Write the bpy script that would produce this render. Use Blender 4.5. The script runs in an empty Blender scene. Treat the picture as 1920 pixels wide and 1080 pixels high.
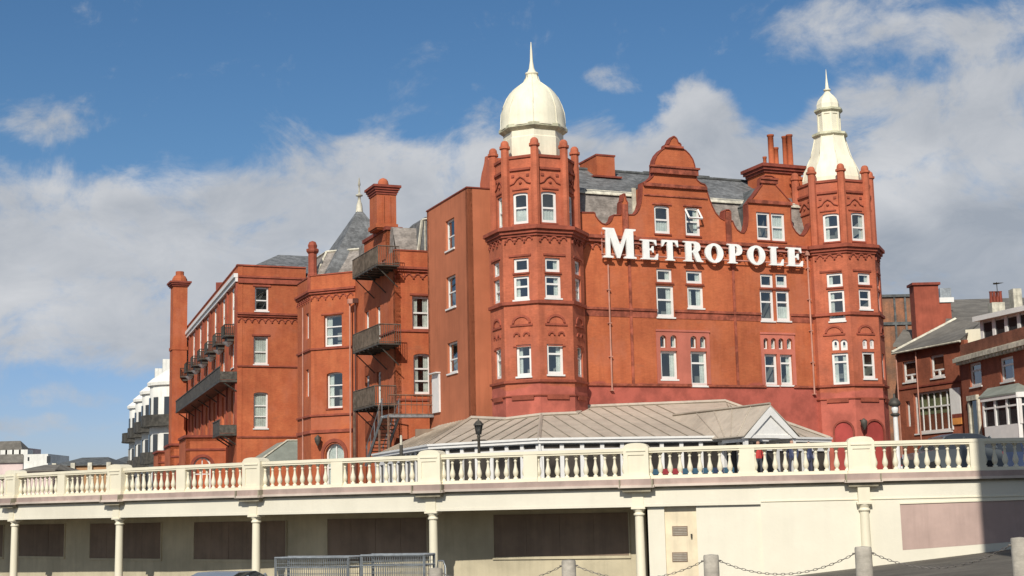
import bpy, math, random
from mathutils import Vector, Matrix
from mathutils.geometry import tessellate_polygon
random.seed(7)
SC = bpy.context.scene
# ------------------------------------------------------------------ camera
FPX = 2670.0
PITCH = math.atan(405/FPX); ROLL = math.atan(0.0225)
FW = Vector((0, math.cos(PITCH), math.sin(PITCH)))
U0 = Vector((0, -math.sin(PITCH), math.cos(PITCH))); X0 = Vector((1, 0, 0))
CR = math.cos(ROLL)*X0 - math.sin(ROLL)*U0
CU = math.sin(ROLL)*X0 + math.cos(ROLL)*U0
cam = bpy.data.cameras.new("camera"); cam.sensor_width = 36; cam.lens = 36*FPX/1920
cam.clip_start = 0.1; cam.clip_end = 6000
camo = bpy.data.objects.new("camera", cam); SC.collection.objects.link(camo)
M3 = Matrix((CR, CU, -FW)).transposed()
camo.matrix_world = M3.to_4x4()
SC.camera = camo
# ------------------------------------------------------------------ light
SUN_AZ = math.radians(12.0); SUN_EL = math.radians(37.0)
to_sun = Vector((-math.sin(SUN_AZ)*math.cos(SUN_EL), -math.cos(SUN_AZ)*math.cos(SUN_EL), math.sin(SUN_EL)))
sl = bpy.data.lights.new("sun", 'SUN'); sl.energy = 4.1; sl.angle = math.radians(0.5); sl.color = (1, 0.95, 0.87)
so = bpy.data.objects.new("sun", sl); SC.collection.objects.link(so)
so.rotation_euler = to_sun.to_track_quat('Z', 'Y').to_euler(); so.location = (0, -20, 60)
SC.view_settings.view_transform = 'Standard'; SC.view_settings.look = 'None'
SC.view_settings.exposure = 0.16; SC.view_settings.gamma = 1
W = bpy.data.worlds.new("World"); SC.world = W; W.use_nodes = True

class NT:
    def __init__(s, tree):
        s.t = tree; s.n = tree.nodes; s.l = tree.links
    def new(s, typ, **k):
        n = s.n.new(typ)
        for a, b in k.items(): setattr(n, a, b)
        return n
    def inp(s, node, key, v):
        if isinstance(v, bpy.types.NodeSocket): s.l.new(v, node.inputs[key])
        else: node.inputs[key].default_value = v
    def math(s, op, a, b=None, c=None, clamp=False):
        n = s.new('ShaderNodeMath', operation=op); n.use_clamp = clamp
        s.inp(n, 0, a)
        if b is not None: s.inp(n, 1, b)
        if c is not None: s.inp(n, 2, c)
        return n.outputs[0]
    def mix(s, f, a, b):
        n = s.new('ShaderNodeMix', data_type='RGBA'); s.inp(n, 0, f); s.inp(n, 6, a); s.inp(n, 7, b)
        return n.outputs[2]
    def sstep(s, v, a, b, lo=0.0, hi=1.0):
        n = s.new('ShaderNodeMapRange', interpolation_type='SMOOTHSTEP'); s.inp(n, 0, v)
        for i, q in ((1, a), (2, b), (3, lo), (4, hi)): s.inp(n, i, q)
        return n.outputs[0]
    def noise(s, vec, scale, detail=4, rough=0.55, dist=0.0):
        n = s.new('ShaderNodeTexNoise'); s.inp(n, 'Vector', vec); s.inp(n, 'Scale', scale)
        s.inp(n, 'Detail', detail); s.inp(n, 'Roughness', rough); s.inp(n, 'Distortion', dist)
        return n.outputs[0]
    def vscale(s, vec, sc, loc=(0, 0, 0)):
        n = s.new('ShaderNodeMapping'); s.inp(n, 0, vec); n.inputs['Scale'].default_value = sc; n.inputs['Location'].default_value = loc
        return n.outputs[0]

# sky: Nishita plus clouds laid out by compass direction and height
w = NT(W.node_tree); w.n.clear()
sky = w.new('ShaderNodeTexSky', sky_type='NISHITA'); sky.sun_disc = False
sky.sun_elevation = SUN_EL; sky.sun_rotation = math.radians(180+12); sky.altitude = 0
sky.air_density = 1.0; sky.dust_density = 0.3; sky.ozone_density = 4.0
tc = w.new('ShaderNodeTexCoord').outputs['Generated']
sep = w.new('ShaderNodeSeparateXYZ'); w.l.new(tc, sep.inputs[0])
az = w.math('ARCTAN2', sep.outputs[0], sep.outputs[1]); el = w.math('ARCSINE', sep.outputs[2])
comb = w.new('ShaderNodeCombineXYZ'); w.l.new(az, comb.inputs[0]); w.l.new(el, comb.inputs[1])
ae = comb.outputs[0]
warp = w.new('ShaderNodeVectorMath', operation='MULTIPLY_ADD')
wn = w.new('ShaderNodeTexNoise'); w.inp(wn, 'Vector', ae); w.inp(wn, 'Scale', 14.0); w.inp(wn, 'Detail', 3.0)
w.l.new(wn.outputs['Color'], warp.inputs[0]); warp.inputs[1].default_value = (0.06, 0.045, 0)
sub = w.new('ShaderNodeVectorMath', operation='SUBTRACT'); w.l.new(ae, sub.inputs[0]); sub.inputs[1].default_value = (0.03, 0.022, 0)
w.l.new(sub.outputs[0], warp.inputs[2]); wv = warp.outputs[0]
def pxdir(x, y):
    d = (FW + CR*((x-960)/FPX) + CU*((540-y)/FPX)).normalized()
    return math.atan2(d.x, d.y), math.asin(d.z)
def blob(x, y, rx, ry, amp, vec=None):
    a, e = pxdir(x, y)
    s1 = w.new('ShaderNodeVectorMath', operation='SUBTRACT'); w.l.new(vec or wv, s1.inputs[0]); s1.inputs[1].default_value = (a, e, 0)
    s2 = w.new('ShaderNodeVectorMath', operation='MULTIPLY'); w.l.new(s1.outputs[0], s2.inputs[0]); s2.inputs[1].default_value = (FPX/rx, FPX/ry, 0)
    ln = w.new('ShaderNodeVectorMath', operation='LENGTH'); w.l.new(s2.outputs[0], ln.inputs[0])
    return w.sstep(ln.outputs['Value'], 1.25, 0.25, 0.0, amp)
def total(lst):
    o = lst[0]
    for q in lst[1:]: o = w.math('ADD', o, q)
    return o
BL = [(-40, 470, 260, 200, .80), (150, 390, 210, 120, .72), (400, 420, 230, 130, .78), (620, 400, 240, 140, .80), (830, 370, 260, 165, .90), (1020, 330, 200, 105, .72),
      (1310, 190, 80, 55, .95), (1200, 300, 230, 100, .75), (1440, 320, 240, 150, .85), (1650, 270, 280, 140, .82), (1850, 400, 420, 330, 1.1), (1820, 520, 260, 120, .8), (1590, 50, 190, 80, .75),
      (1840, 45, 150, 60, .60), (125, 205, 140, 58, .66), (1140, 148, 80, 40, .70), (50, 590, 230, 100, .75), (270, 660, 130, 80, .55), (120, 740, 160, 24, .5), (320, 172, 70, 30, .34),
      (340, 540, 260, 140, .72), (1980, 220, 260, 130, .6), (700, 262, 120, 36, .36), (100, 790, 260, 22, .40), (-400, 500, 400, 300, .8), (2500, 400, 500, 400, .8)]
cov = total([blob(*b) for b in BL])
n1 = w.noise(w.vscale(ae, (1, 1.25, 1)), 11.0, 10, 0.66, 0.6)
n2 = w.noise(w.vscale(ae, (1, 1.5, 1), (3, 1, 0)), 30.0, 9, 0.62, 0.4)
far = w.sstep(w.math('ABSOLUTE', az), 0.6, 0.9, 0.0, 0.55)
cov = w.math('MINIMUM', w.math('ADD', cov, far), 1.12)
dens = w.math('ADD', w.math('MULTIPLY', cov, 0.78), w.math('MULTIPLY', w.math('SUBTRACT', n1, 0.5), 2.1))
dens = w.math('ADD', dens, w.math('MULTIPLY', w.math('SUBTRACT', n2, 0.5), 0.8))
mask = w.sstep(dens, 0.12, 0.85)
# cloud brightness: bright edges and billows, grey thick bases
GR = [(1800, 470, 330, 170, .50), (1500, 260, 330, 130, .12), (760, 400, 420, 110, .12), (1180, 330, 260, 70, .05), (300, 640, 200, 80, .15)]
grey = total([blob(*b) for b in GR])
WH = [(1690, 345, 100, 85, .6), (180, 320, 200, 60, .35), (60, 560, 190, 80, .30), (860, 275, 180, 50, .25), (330, 345, 120, 40, .2), (1300, 190, 80, 45, .15), (1880, 330, 80, 60, .2)]
wh = total([blob(*b) for b in WH])
n3 = w.noise(w.vscale(ae, (1, 1.7, 1), (7, 2, 0)), 15.0, 9, 0.62, 0.5)
lum = w.math('ADD', 0.56, w.math('MULTIPLY', w.math('SUBTRACT', n3, 0.5), 1.25))
lum = w.math('SUBTRACT', w.math('ADD', lum, wh), grey, clamp=True)
ccol = w.mix(lum, (4.2, 4.6, 5.2, 1), (7.7, 7.8, 8.0, 1))
hsv = w.new('ShaderNodeHueSaturation'); w.l.new(sky.outputs[0], hsv.inputs['Color']); hsv.inputs['Saturation'].default_value = 1.17; hsv.inputs['Value'].default_value = 1.0
air = w.mix(w.sstep(el, 0.0, 0.26), (0.80, 0.80, 1.08, 1), (1.04, 1.02, 1, 1))
tint = w.new('ShaderNodeVectorMath', operation='MULTIPLY'); w.l.new(hsv.outputs[0], tint.inputs[0]); w.l.new(air, tint.inputs[1])
final = w.mix(w.math('MULTIPLY', mask, 0.94), tint.outputs[0], ccol)
bg = w.new('ShaderNodeBackground'); w.l.new(final, bg.inputs[0]); bg.inputs[1].default_value = 0.075
wo = w.new('ShaderNodeOutputWorld'); w.l.new(bg.outputs[0], wo.inputs[0])

# ------------------------------------------------------------------ helpers
def RAY(x, y): return FW + CR*((x-960)/FPX) + CU*((540-y)/FPX)
def at_z(x, y, z): r = RAY(x, y); return r*(z/r.z)
def at_y(x, y, Y): r = RAY(x, y); return r*(Y/r.y)
ZD = 0.70                                   # upper promenade level (eye level is z = 0)
HANG = math.radians(22.5); HO = Vector((1.33, 74.6))
def H(u, v, z=None):
    x = HO.x+u*math.cos(HANG)-v*math.sin(HANG); y = HO.y+u*math.sin(HANG)+v*math.cos(HANG)
    return Vector((x, y)) if z is None else Vector((x, y, z))

class Face:
    """vertical plane from P0 to P1 (left to right seen from outside)"""
    def __init__(s, P0, P1):
        s.o = Vector(P0[:2]); d = Vector(P1[:2])-s.o; s.L = d.length; s.d = d/s.L; s.n = Vector((s.d.y, -s.d.x))
    def p(s, a, z, d=0.0):
        q = s.o+s.d*a+s.n*d; return Vector((q.x, q.y, z))
    def hit(s, x, y, d=0.0):
        r = RAY(x, y); o = s.o+s.n*d; r2 = Vector((r.x, r.y)); t = o.dot(s.n)/r2.dot(s.n)
        P = r*t; return ((Vector((P.x, P.y))-s.o).dot(s.d), P.z)
    def rect(s, xl, yt, xr, yb, d=0.0):
        xm, ym = (xl+xr)/2, (yt+yb)/2
        return (s.hit(xl, ym, d)[0], s.hit(xr, ym, d)[0], s.hit(xm, yb, d)[1], s.hit(xm, yt, d)[1])

def tag(o, label=None, cat=None, group=None, kind=None):
    if label: o['label'] = label
    if cat: o['category'] = cat
    if group: o['group'] = group
    if kind: o['kind'] = kind
    return o
def empty(name, loc, rz=0.0):
    o = bpy.data.objects.new(name, None); SC.collection.objects.link(o)
    o.matrix_world = Matrix.Translation(loc) @ Matrix.Rotation(rz, 4, 'Z'); o.empty_display_size = 0.3
    o['_m'] = 0
    MW[o.name] = Matrix.Translation(loc) @ Matrix.Rotation(rz, 4, 'Z'); del o['_m']
    return o
MW = {}
def copy_tree(o, parent=None):
    c = o.copy(); SC.collection.objects.link(c); c.parent = parent
    for ch in o.children: copy_tree(ch, c)
    return c

class MB:
    def __init__(s): s.v = []; s.f = []; s.m = []; s.sm = []; s.mi = 0; s.smooth = False
    def add(s, vs, fs, smooth=None):
        b = len(s.v); s.v += [Vector(q) for q in vs]
        for f in fs: s.f.append([b+i for i in f]); s.m.append(s.mi); s.sm.append(s.smooth if smooth is None else smooth)
    def hexa(s, c):
        s.add(c, [(0, 3, 2, 1), (4, 5, 6, 7), (0, 1, 5, 4), (1, 2, 6, 5), (2, 3, 7, 6), (3, 0, 4, 7)])
    def box(s, F, a0, a1, d0, d1, z0, z1):
        s.hexa([F.p(a0, z0, d1), F.p(a1, z0, d1), F.p(a1, z0, d0), F.p(a0, z0, d0), F.p(a0, z1, d1), F.p(a1, z1, d1), F.p(a1, z1, d0), F.p(a0, z1, d0)])
    def panel(s, F, outline, holes=(), d0=-0.35, d1=0.0, back=True):
        loops = [list(outline)]+[list(h) for h in holes]
        tri = tessellate_polygon([[Vector((a, z, 0)) for a, z in lp] for lp in loops])
        flat = [q for lp in loops for q in lp]
        front = [F.p(a, z, d1) for a, z in flat]; bk = [F.p(a, z, d0) for a, z in flat]
        fs = []
        for t in tri:
            A, B, C = [Vector(flat[i]) for i in t]
            cr = (B.x-A.x)*(C.y-A.y)-(B.y-A.y)*(C.x-A.x)
            if abs(cr) < 1e-9: continue
            fs.append(tuple(t) if cr > 0 else tuple(reversed(t)))
        s.add(front, fs)
        if back: s.add(bk, [tuple(reversed(t)) for t in fs])
        for lp in loops:
            n = len(lp); vs = [F.p(a, z, d1) for a, z in lp]+[F.p(a, z, d0) for a, z in lp]
            area = sum(lp[i][0]*lp[(i+1) % n][1]-lp[(i+1) % n][0]*lp[i][1] for i in range(n))
            if lp is not loops[0]: area = -area
            q = [(i, n+i, n+(i+1) % n, (i+1) % n) for i in range(n)]
            if area < 0: q = [tuple(reversed(k)) for k in q]
            s.add(vs, q)
    def prism(s, pts, z0, z1):
        n = len(pts); ar = sum(pts[i][0]*pts[(i+1) % n][1]-pts[(i+1) % n][0]*pts[i][1] for i in range(n))
        if ar < 0: pts = pts[::-1]
        vs = [(p[0], p[1], z0) for p in pts]+[(p[0], p[1], z1) for p in pts]
        s.add(vs, [tuple(range(n))[::-1], tuple(range(n, 2*n))]+[(i, (i+1) % n, n+(i+1) % n, n+i) for i in range(n)])
    def lathe(s, c, prof, n=16, rot=0.0, smooth=True, cap=True):
        vs = []; m = len(prof)
        for r, z in prof:
            for k in range(n):
                t = rot+2*math.pi*k/n; vs.append((c[0]+r*math.cos(t), c[1]+r*math.sin(t), z))
        fs = [(i*n+k, i*n+(k+1) % n, (i+1)*n+(k+1) % n, (i+1)*n+k) for i in range(m-1) for k in range(n)]
        s.add(vs, fs, smooth)
        if cap: s.add(vs[:n], [tuple(range(n))[::-1]], False); s.add(vs[-n:], [tuple(range(n))], False)
    def tube(s, pts, r, n=6, smooth=True):
        pts = [Vector(p) for p in pts]; vs = []; prev = None
        for i, p in enumerate(pts):
            t = (pts[min(i+1, len(pts)-1)]-pts[max(i-1, 0)]).normalized()
            up = Vector((0, 0, 1)) if abs(t.z) < 0.95 else Vector((1, 0, 0))
            a = t.cross(up).normalized(); b = a.cross(t)
            for k in range(n):
                q = 2*math.pi*k/n; vs.append(p+a*(r*math.cos(q))+b*(r*math.sin(q)))
        fs = [(i*n+k, i*n+(k+1) % n, (i+1)*n+(k+1) % n, (i+1)*n+k) for i in range(len(pts)-1) for k in range(n)]
        s.add(vs, fs, smooth); s.add(vs[:n], [tuple(range(n))[::-1]], False); s.add(vs[-n:], [tuple(range(n))], False)
    def bar(s, p, q, wd=0.05):
        s.tube([p, q], wd/1.41, 4, False)
    def quad(s, *p): s.add(p, [tuple(range(len(p)))])
    def slab(s, pts, t):
        """roof slab: polygon with thickness t downwards"""
        n = len(pts); pts = [Vector(p) for p in pts]
        lo = [p-Vector((0, 0, t)) for p in pts]
        tri = tessellate_polygon([pts])
        nz = 0; fs = []
        for a, b, c in tri:
            nn = (pts[b]-pts[a]).cross(pts[c]-pts[a])
            fs.append((a, b, c) if nn.z > 0 else (a, c, b))
        s.add(pts, fs); s.add(lo, [(a, c, b) for a, b, c in fs])
        s.add(pts+lo, [(i, (i+1) % n, n+(i+1) % n, n+i) for i in range(n)])
    def build(s, name, mats, parent=None):
        me = bpy.data.meshes.new(name)
        inv = MW[parent_root(parent)].inverted() if parent is not None and parent_root(parent) in MW else None
        vs = [inv @ q if inv else q for q in s.v]
        me.from_pydata([tuple(q) for q in vs], [], s.f)
        if not isinstance(mats, (list, tuple)): mats = [mats]
        for m in mats: me.materials.append(m)
        for i, p in enumerate(me.polygons): p.material_index = s.m[i]; p.use_smooth = s.sm[i]
        me.update()
        o = bpy.data.objects.new(name, me); SC.collection.objects.link(o)
        if parent is not None: o.parent = parent
        return o
def parent_root(o):
    while o is not None and o.parent is not None: o = o.parent
    return o.name if o is not None else None

# ------------------------------------------------------------------ materials
def mat(name, col, rough=0.8, var=0.12, scale=1.5, metal=0.0, streak=0.0, fine=0.0, bump=0.0, paint=None, patch=None, spec=0.3, col2=None, coarse=0.35):
    m = bpy.data.materials.new(name); m.use_nodes = True; t = NT(m.node_tree); b = m.node_tree.nodes['Principled BSDF']
    obc = t.new('ShaderNodeTexCoord').outputs['Object']
    c = (*col, 1); dk = tuple(x*(1-var) for x in col)+(1,); lt = tuple(min(1, x*(1+var)) for x in col)+(1,)
    if col2: dk = (*col2, 1); lt = c
    f = t.sstep(t.noise(obc, scale, 5, 0.6), 0.35, 0.68)
    out = t.mix(f, dk, lt)
    if coarse:
        g = t.sstep(t.noise(obc, scale*0.18, 3, 0.5), 0.3, 0.7, 1-coarse*0.45, 1+coarse*0.25)
        mm = t.new('ShaderNodeVectorMath', operation='SCALE'); t.l.new(out, mm.inputs[0]); t.l.new(g, mm.inputs['Scale']); out = mm.outputs[0]
    if fine:
        g = t.sstep(t.noise(t.vscale(obc, (1, 1, 3.2)), 5.0, 3, 0.7), 0.25, 0.75, 1-fine, 1+fine)
        mm = t.new('ShaderNodeVectorMath', operation='SCALE'); t.l.new(out, mm.inputs[0]); t.l.new(g, mm.inputs['Scale']); out = mm.outputs[0]
    if streak:
        g = t.sstep(t.noise(t.vscale(obc, (2.2, 2.2, 0.16)), 1.3, 5, 0.65), 0.42, 0.72, 1.0, 1-streak)
        mm = t.new('ShaderNodeVectorMath', operation='SCALE'); t.l.new(out, mm.inputs[0]); t.l.new(g, mm.inputs['Scale']); out = mm.outputs[0]
    if patch:
        e = t.sstep(t.noise(t.vscale(obc, (1, 1, 0.7), (4, 7, 2)), 0.42, 5, 0.62), 0.50, 0.66, 0, 0.55); out = t.mix(e, out, (*patch, 1))
        e = t.sstep(t.noise(t.vscale(obc, (1, 1, 1.6), (1, 3, 8)), 0.9, 4, 0.6), 0.60, 0.72, 0, 0.35); out = t.mix(e, out, (patch[0]*0.72, patch[1]*0.86, patch[2]*0.85, 1))
    if paint:
        zt, pc = paint
        sp = t.new('ShaderNodeSeparateXYZ'); t.l.new(obc, sp.inputs[0])
        zz = t.math('ADD', sp.outputs[2], t.math('MULTIPLY', t.math('SUBTRACT', t.noise(obc, 0.55, 3, 0.5), 0.5), 1.1))
        e = t.sstep(zz, zt-0.08, zt+0.08, 1, 0)
        pv = t.mix(t.sstep(t.noise(obc, 1.1, 4, 0.6), 0.35, 0.65), (*[x*0.8 for x in pc], 1), (*[x*1.15 for x in pc], 1))
        out = t.mix(e, out, pv)
    t.l.new(out, b.inputs['Base Color'])
    b.inputs['Roughness'].default_value = rough; b.inputs['Metallic'].default_value = metal
    b.inputs['Specular IOR Level'].default_value = spec
    if bump:
        bn = t.new('ShaderNodeBump'); bn.inputs['Strength'].default_value = bump; bn.inputs['Distance'].default_value = 0.03
        t.l.new(t.noise(obc, 9.0, 4, 0.6), bn.inputs['Height']); t.l.new(bn.outputs[0], b.inputs['Normal'])
    return m
BR = (0.49, 0.137, 0.054)
M = {}
M['brick'] = mat('brick', BR, 0.85, col2=(0.42, 0.110, 0.044), scale=1.1, patch=(0.46, 0.150, 0.080), streak=0.14, fine=0.11, bump=0.3, paint=(6.22-ZD, (0.37, 0.092, 0.064)))
M['brick_plain'] = mat('brick_plain', BR, 0.85, col2=(0.42, 0.105, 0.042), scale=1.1, patch=(0.44, 0.140, 0.076), streak=0.16, fine=0.11, bump=0.3)
M['terra'] = mat('terracotta', (0.31, 0.078, 0.044), 0.8, var=0.18, scale=1.4, streak=0.15, fine=0.10)
M['terra_tower'] = mat('terracotta_tower', (0.46, 0.128, 0.064), 0.85, patch=(0.41, 0.125, 0.075), var=0.14, scale=1.2, streak=0.20, fine=0.12, bump=0.3, paint=(5.9-ZD, (0.42, 0.112, 0.076)))
M['string'] = mat('weathered_string_course', (0.31, 0.084, 0.048), 0.85, var=0.35, scale=2.5, streak=0.2)
M['trim'] = mat('dark_trim', (0.24, 0.058, 0.036), 0.8, var=0.2, scale=2, streak=0.1)
M['redpaint'] = mat('red_paint', (0.33, 0.052, 0.042), 0.7, var=0.15, scale=1.0, streak=0.1)
M['salmon'] = mat('salmon_paint', (0.50, 0.155, 0.105), 0.8, var=0.08, scale=1.2, streak=0.08)
M['render'] = mat('block_render', (0.47, 0.155, 0.075), 0.9, var=0.06, scale=0.8, streak=0.14)
M['slate'] = mat('slate', (0.155, 0.158, 0.155), 0.7, var=0.3, scale=2.5, fine=0.22, streak=0.1, bump=0.4)
M['slate_light'] = mat('slate_light', (0.25, 0.22, 0.19), 0.8, var=0.25, scale=2.5, fine=0.22, bump=0.4)
M['slate_dark'] = mat('slate_dark', (0.11, 0.115, 0.11), 0.7, var=0.3, scale=2.0, fine=0.2)
M['leadcream'] = mat('cream_lead', (0.60, 0.56, 0.44), 0.8, var=0.2, scale=3, streak=0.3)
M['cream'] = mat('cream_paint', (0.76, 0.70, 0.53), 0.55, var=0.03, scale=0.9, streak=0.05, coarse=0.12)
M['dome'] = mat('cream_dome_paint', (0.80, 0.745, 0.565), 0.5, var=0.03, scale=2.2, streak=0.13, coarse=0.12)
M['domedirt'] = mat('dome_rim_paint', (0.60, 0.58, 0.40), 0.7, var=0.15, scale=2.5, streak=0.25)
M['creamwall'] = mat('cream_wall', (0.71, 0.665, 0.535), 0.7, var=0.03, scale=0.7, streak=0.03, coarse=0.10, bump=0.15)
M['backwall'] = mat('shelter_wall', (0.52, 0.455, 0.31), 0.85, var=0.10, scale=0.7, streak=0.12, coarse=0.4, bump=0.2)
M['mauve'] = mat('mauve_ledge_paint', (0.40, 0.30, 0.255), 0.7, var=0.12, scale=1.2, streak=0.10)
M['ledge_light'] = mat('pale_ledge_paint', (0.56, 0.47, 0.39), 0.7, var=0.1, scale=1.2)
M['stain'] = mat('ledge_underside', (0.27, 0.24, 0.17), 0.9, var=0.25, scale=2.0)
M['pink'] = mat('pink_panel_paint', (0.44, 0.318, 0.27), 0.75, var=0.07, scale=1.0, streak=0.12)
M['shutter'] = mat('brown_board', (0.24, 0.175, 0.125), 0.85, var=0.12, scale=0.8, streak=0.15)
M['white'] = mat('white_paint', (0.74, 0.72, 0.67), 0.45, var=0.04, scale=3, coarse=0.1)
M['whitehouse'] = mat('white_stucco', (0.80, 0.78, 0.70), 0.7, var=0.06, scale=1, streak=0.15)
M['sign'] = mat('sign_white', (0.86, 0.86, 0.80), 0.4, var=0.05, scale=2.5, streak=0.08, coarse=0.1)
M['signrail'] = mat('sign_rail', (0.55, 0.26, 0.20), 0.6, var=0.15)
M['roofmetal'] = mat('conservatory_roof', (0.47, 0.405, 0.32), 0.6, var=0.07, scale=0.8, streak=0.16, coarse=0.3)
M['seam'] = mat('roof_seam', (0.34, 0.29, 0.225), 0.7, var=0.15)
M['iron'] = mat('dark_iron', (0.075, 0.068, 0.055), 0.6, var=0.3, scale=3, metal=0.2)
M['ironrust'] = mat('rusty_iron', (0.20, 0.125, 0.085), 0.75, var=0.3, scale=3)
M['ironrail'] = mat('weathered_railing', (0.13, 0.105, 0.08), 0.75, var=0.3, scale=3)
M['grille'] = mat('balcony_panel', (0.085, 0.075, 0.06), 0.75, var=0.35, scale=4, fine=0.2)
M['galv'] = mat('galvanised_steel', (0.36, 0.38, 0.38), 0.45, var=0.15, scale=6, metal=0.6)
M['concrete'] = mat('bollard_stone', (0.42, 0.38, 0.31), 0.85, var=0.12, scale=5, fine=0.1, bump=0.4)
M['chain'] = mat('chain_steel', (0.20, 0.18, 0.16), 0.6, var=0.2, metal=0.4)
M['asphalt'] = mat('lower_ground', (0.125, 0.112, 0.090), 0.9, var=0.22, scale=0.5, fine=0.15, bump=0.4)
M['deck'] = mat('upper_road', (0.13, 0.125, 0.12), 0.9, var=0.2, scale=0.5)
M['brownbrick'] = mat('brown_brick', (0.26, 0.105, 0.062), 0.9, var=0.22, scale=1.0, streak=0.15, fine=0.15)
M['darkbrick'] = mat('maroon_brick', (0.31, 0.098, 0.052), 0.85, var=0.18, scale=1.0, streak=0.12, fine=0.15)
M['stackbrick'] = mat('stack_brick', (0.34, 0.085, 0.048), 0.85, var=0.15, scale=1, streak=0.15)
M['oldbrick'] = mat('old_brick', (0.38, 0.165, 0.085), 0.9, col2=(0.20, 0.115, 0.075), scale=0.8, streak=0.3, fine=0.2)
M['tan'] = mat('tan_render', (0.42, 0.24, 0.12), 0.9, var=0.1, scale=0.4)
M['pinkwall'] = mat('pale_pink_render', (0.66, 0.52, 0.47), 0.9, var=0.1, scale=0.4)
M['greyroof'] = mat('grey_brown_roof', (0.165, 0.150, 0.125), 0.85, var=0.2, scale=0.8, fine=0.12)
M['greenroof'] = mat('grey_green_felt', (0.24, 0.26, 0.22), 0.85, var=0.12, scale=1.0)
M['dark'] = mat('dark_interior', (0.030, 0.028, 0.026), 0.9, var=0.3, scale=1)
M['room'] = mat('room_wall', (0.22, 0.22, 0.205), 0.9, var=0.4, scale=0.8)
M['curtain'] = mat('net_curtain', (0.60, 0.61, 0.56), 0.9, var=0.10, scale=3, fine=0.1)
M['pipe'] = mat('drainpipe_paint', (0.50, 0.25, 0.18), 0.6, var=0.12, scale=2)
M['pipedark'] = mat('dark_drainpipe', (0.10, 0.04, 0.03), 0.6, var=0.2)
M['orange'] = mat('orange_board', (0.66, 0.27, 0.07), 0.7, var=0.1)
M['blue'] = mat('blue_fabric', (0.04, 0.10, 0.15), 0.8, var=0.15)
M['red'] = mat('red_fabric', (0.30, 0.035, 0.04), 0.8, var=0.15)
M['navy'] = mat('navy_cloth', (0.03, 0.045, 0.09), 0.9, var=0.2)
M['green'] = mat('hedge_green', (0.035, 0.055, 0.025), 0.9, var=0.4, scale=5)
M['skin'] = mat('skin', (0.50, 0.28, 0.19), 0.6, var=0.05)
M['hair'] = mat('hair', (0.05, 0.03, 0.02), 0.8, var=0.2)
M['rubber'] = mat('tyre_rubber', (0.02, 0.02, 0.02), 0.9)
M['lamp'] = mat('lamp_glass_globe', (0.75, 0.75, 0.70), 0.3, var=0.03)
M['carpaint_silver'] = mat('silver_car_paint', (0.40, 0.42, 0.43), 0.3, var=0.03, metal=0.5, spec=0.6)
M['carpaint_dark'] = mat('dark_car_paint', (0.075, 0.085, 0.09), 0.3, var=0.03, spec=0.6)
M['carpaint_red'] = mat('red_car_paint', (0.42, 0.03, 0.03), 0.3, var=0.03, spec=0.6)
def glass(name, tint=(0.9, 0.95, 0.93), refl=0.16):
    m = bpy.data.materials.new(name); m.use_nodes = True; t = NT(m.node_tree); t.n.clear()
    tr = t.new('ShaderNodeBsdfTransparent'); tr.inputs[0].default_value = (*tint, 1)
    gl = t.new('ShaderNodeBsdfGlossy'); gl.inputs['Roughness'].default_value = 0.03; gl.inputs[0].default_value = (0.85, 0.88, 0.86, 1)
    fr = t.new('ShaderNodeLayerWeight'); fr.inputs[0].default_value = 0.5
    f = t.math('ADD', t.math('MULTIPLY', t.math('POWER', fr.outputs['Facing'], 4.0), 0.8), refl, clamp=True)
    mx = t.new('ShaderNodeMixShader'); t.l.new(f, mx.inputs[0]); t.l.new(tr.outputs[0], mx.inputs[1]); t.l.new(gl.outputs[0], mx.inputs[2])
    o = t.new('ShaderNodeOutputMaterial'); t.l.new(mx.outputs[0], o.inputs[0]); return m
M['glass'] = glass('window_glass')
M['consglass'] = mat('tinted_glazing', (0.050, 0.042, 0.034), 0.35, var=0.5, scale=0.9, spec=0.35)
M['darkglass'] = mat('dark_glass', (0.03, 0.033, 0.035), 0.06, var=0.1, spec=0.9)

# ------------------------------------------------------------------ generic architecture
def rect_loop(a0, a1, z0, z1): return [(a0, z0), (a1, z0), (a1, z1), (a0, z1)]
def arch_loop(a0, a1, z0, z1, rise=None, n=8):
    w2 = (a1-a0)/2; c = (a0+a1)/2; r = w2 if rise is None else rise
    pts = [(a0, z0), (a1, z0)]
    for k in range(n+1):
        t = math.pi*k/n; pts.append((c+w2*math.cos(t), z1-r+r*math.sin(t)))
    return pts
def frame_mesh(F, a0, a1, z0, z1, fw, d0, d1, bars=(), arch=None, mull=()):
    b = MB()
    if arch is None:
        b.panel(F, rect_loop(a0, a1, z0, z1), [rect_loop(a0+fw, a1-fw, z0+fw*1.25, z1-fw)], d0, d1)
    else:
        b.panel(F, arch_loop(a0, a1, z0, z1, arch), [arch_loop(a0+fw, a1-fw, z0+fw*1.25, z1-fw, max(0.05, arch-fw*0.5))], d0, d1)
    for q in bars:
        zb = z0+(z1-z0)*q; b.box(F, a0+fw, a1-fw, d0+0.01, d1-0.012, zb-fw*0.38, zb+fw*0.38)
    for q in mull:
        ab = a0+(a1-a0)*q; b.box(F, ab-fw*0.35, ab+fw*0.35, d0+0.01, d1-0.02, z0+fw, z1-fw)
    return b
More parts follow.
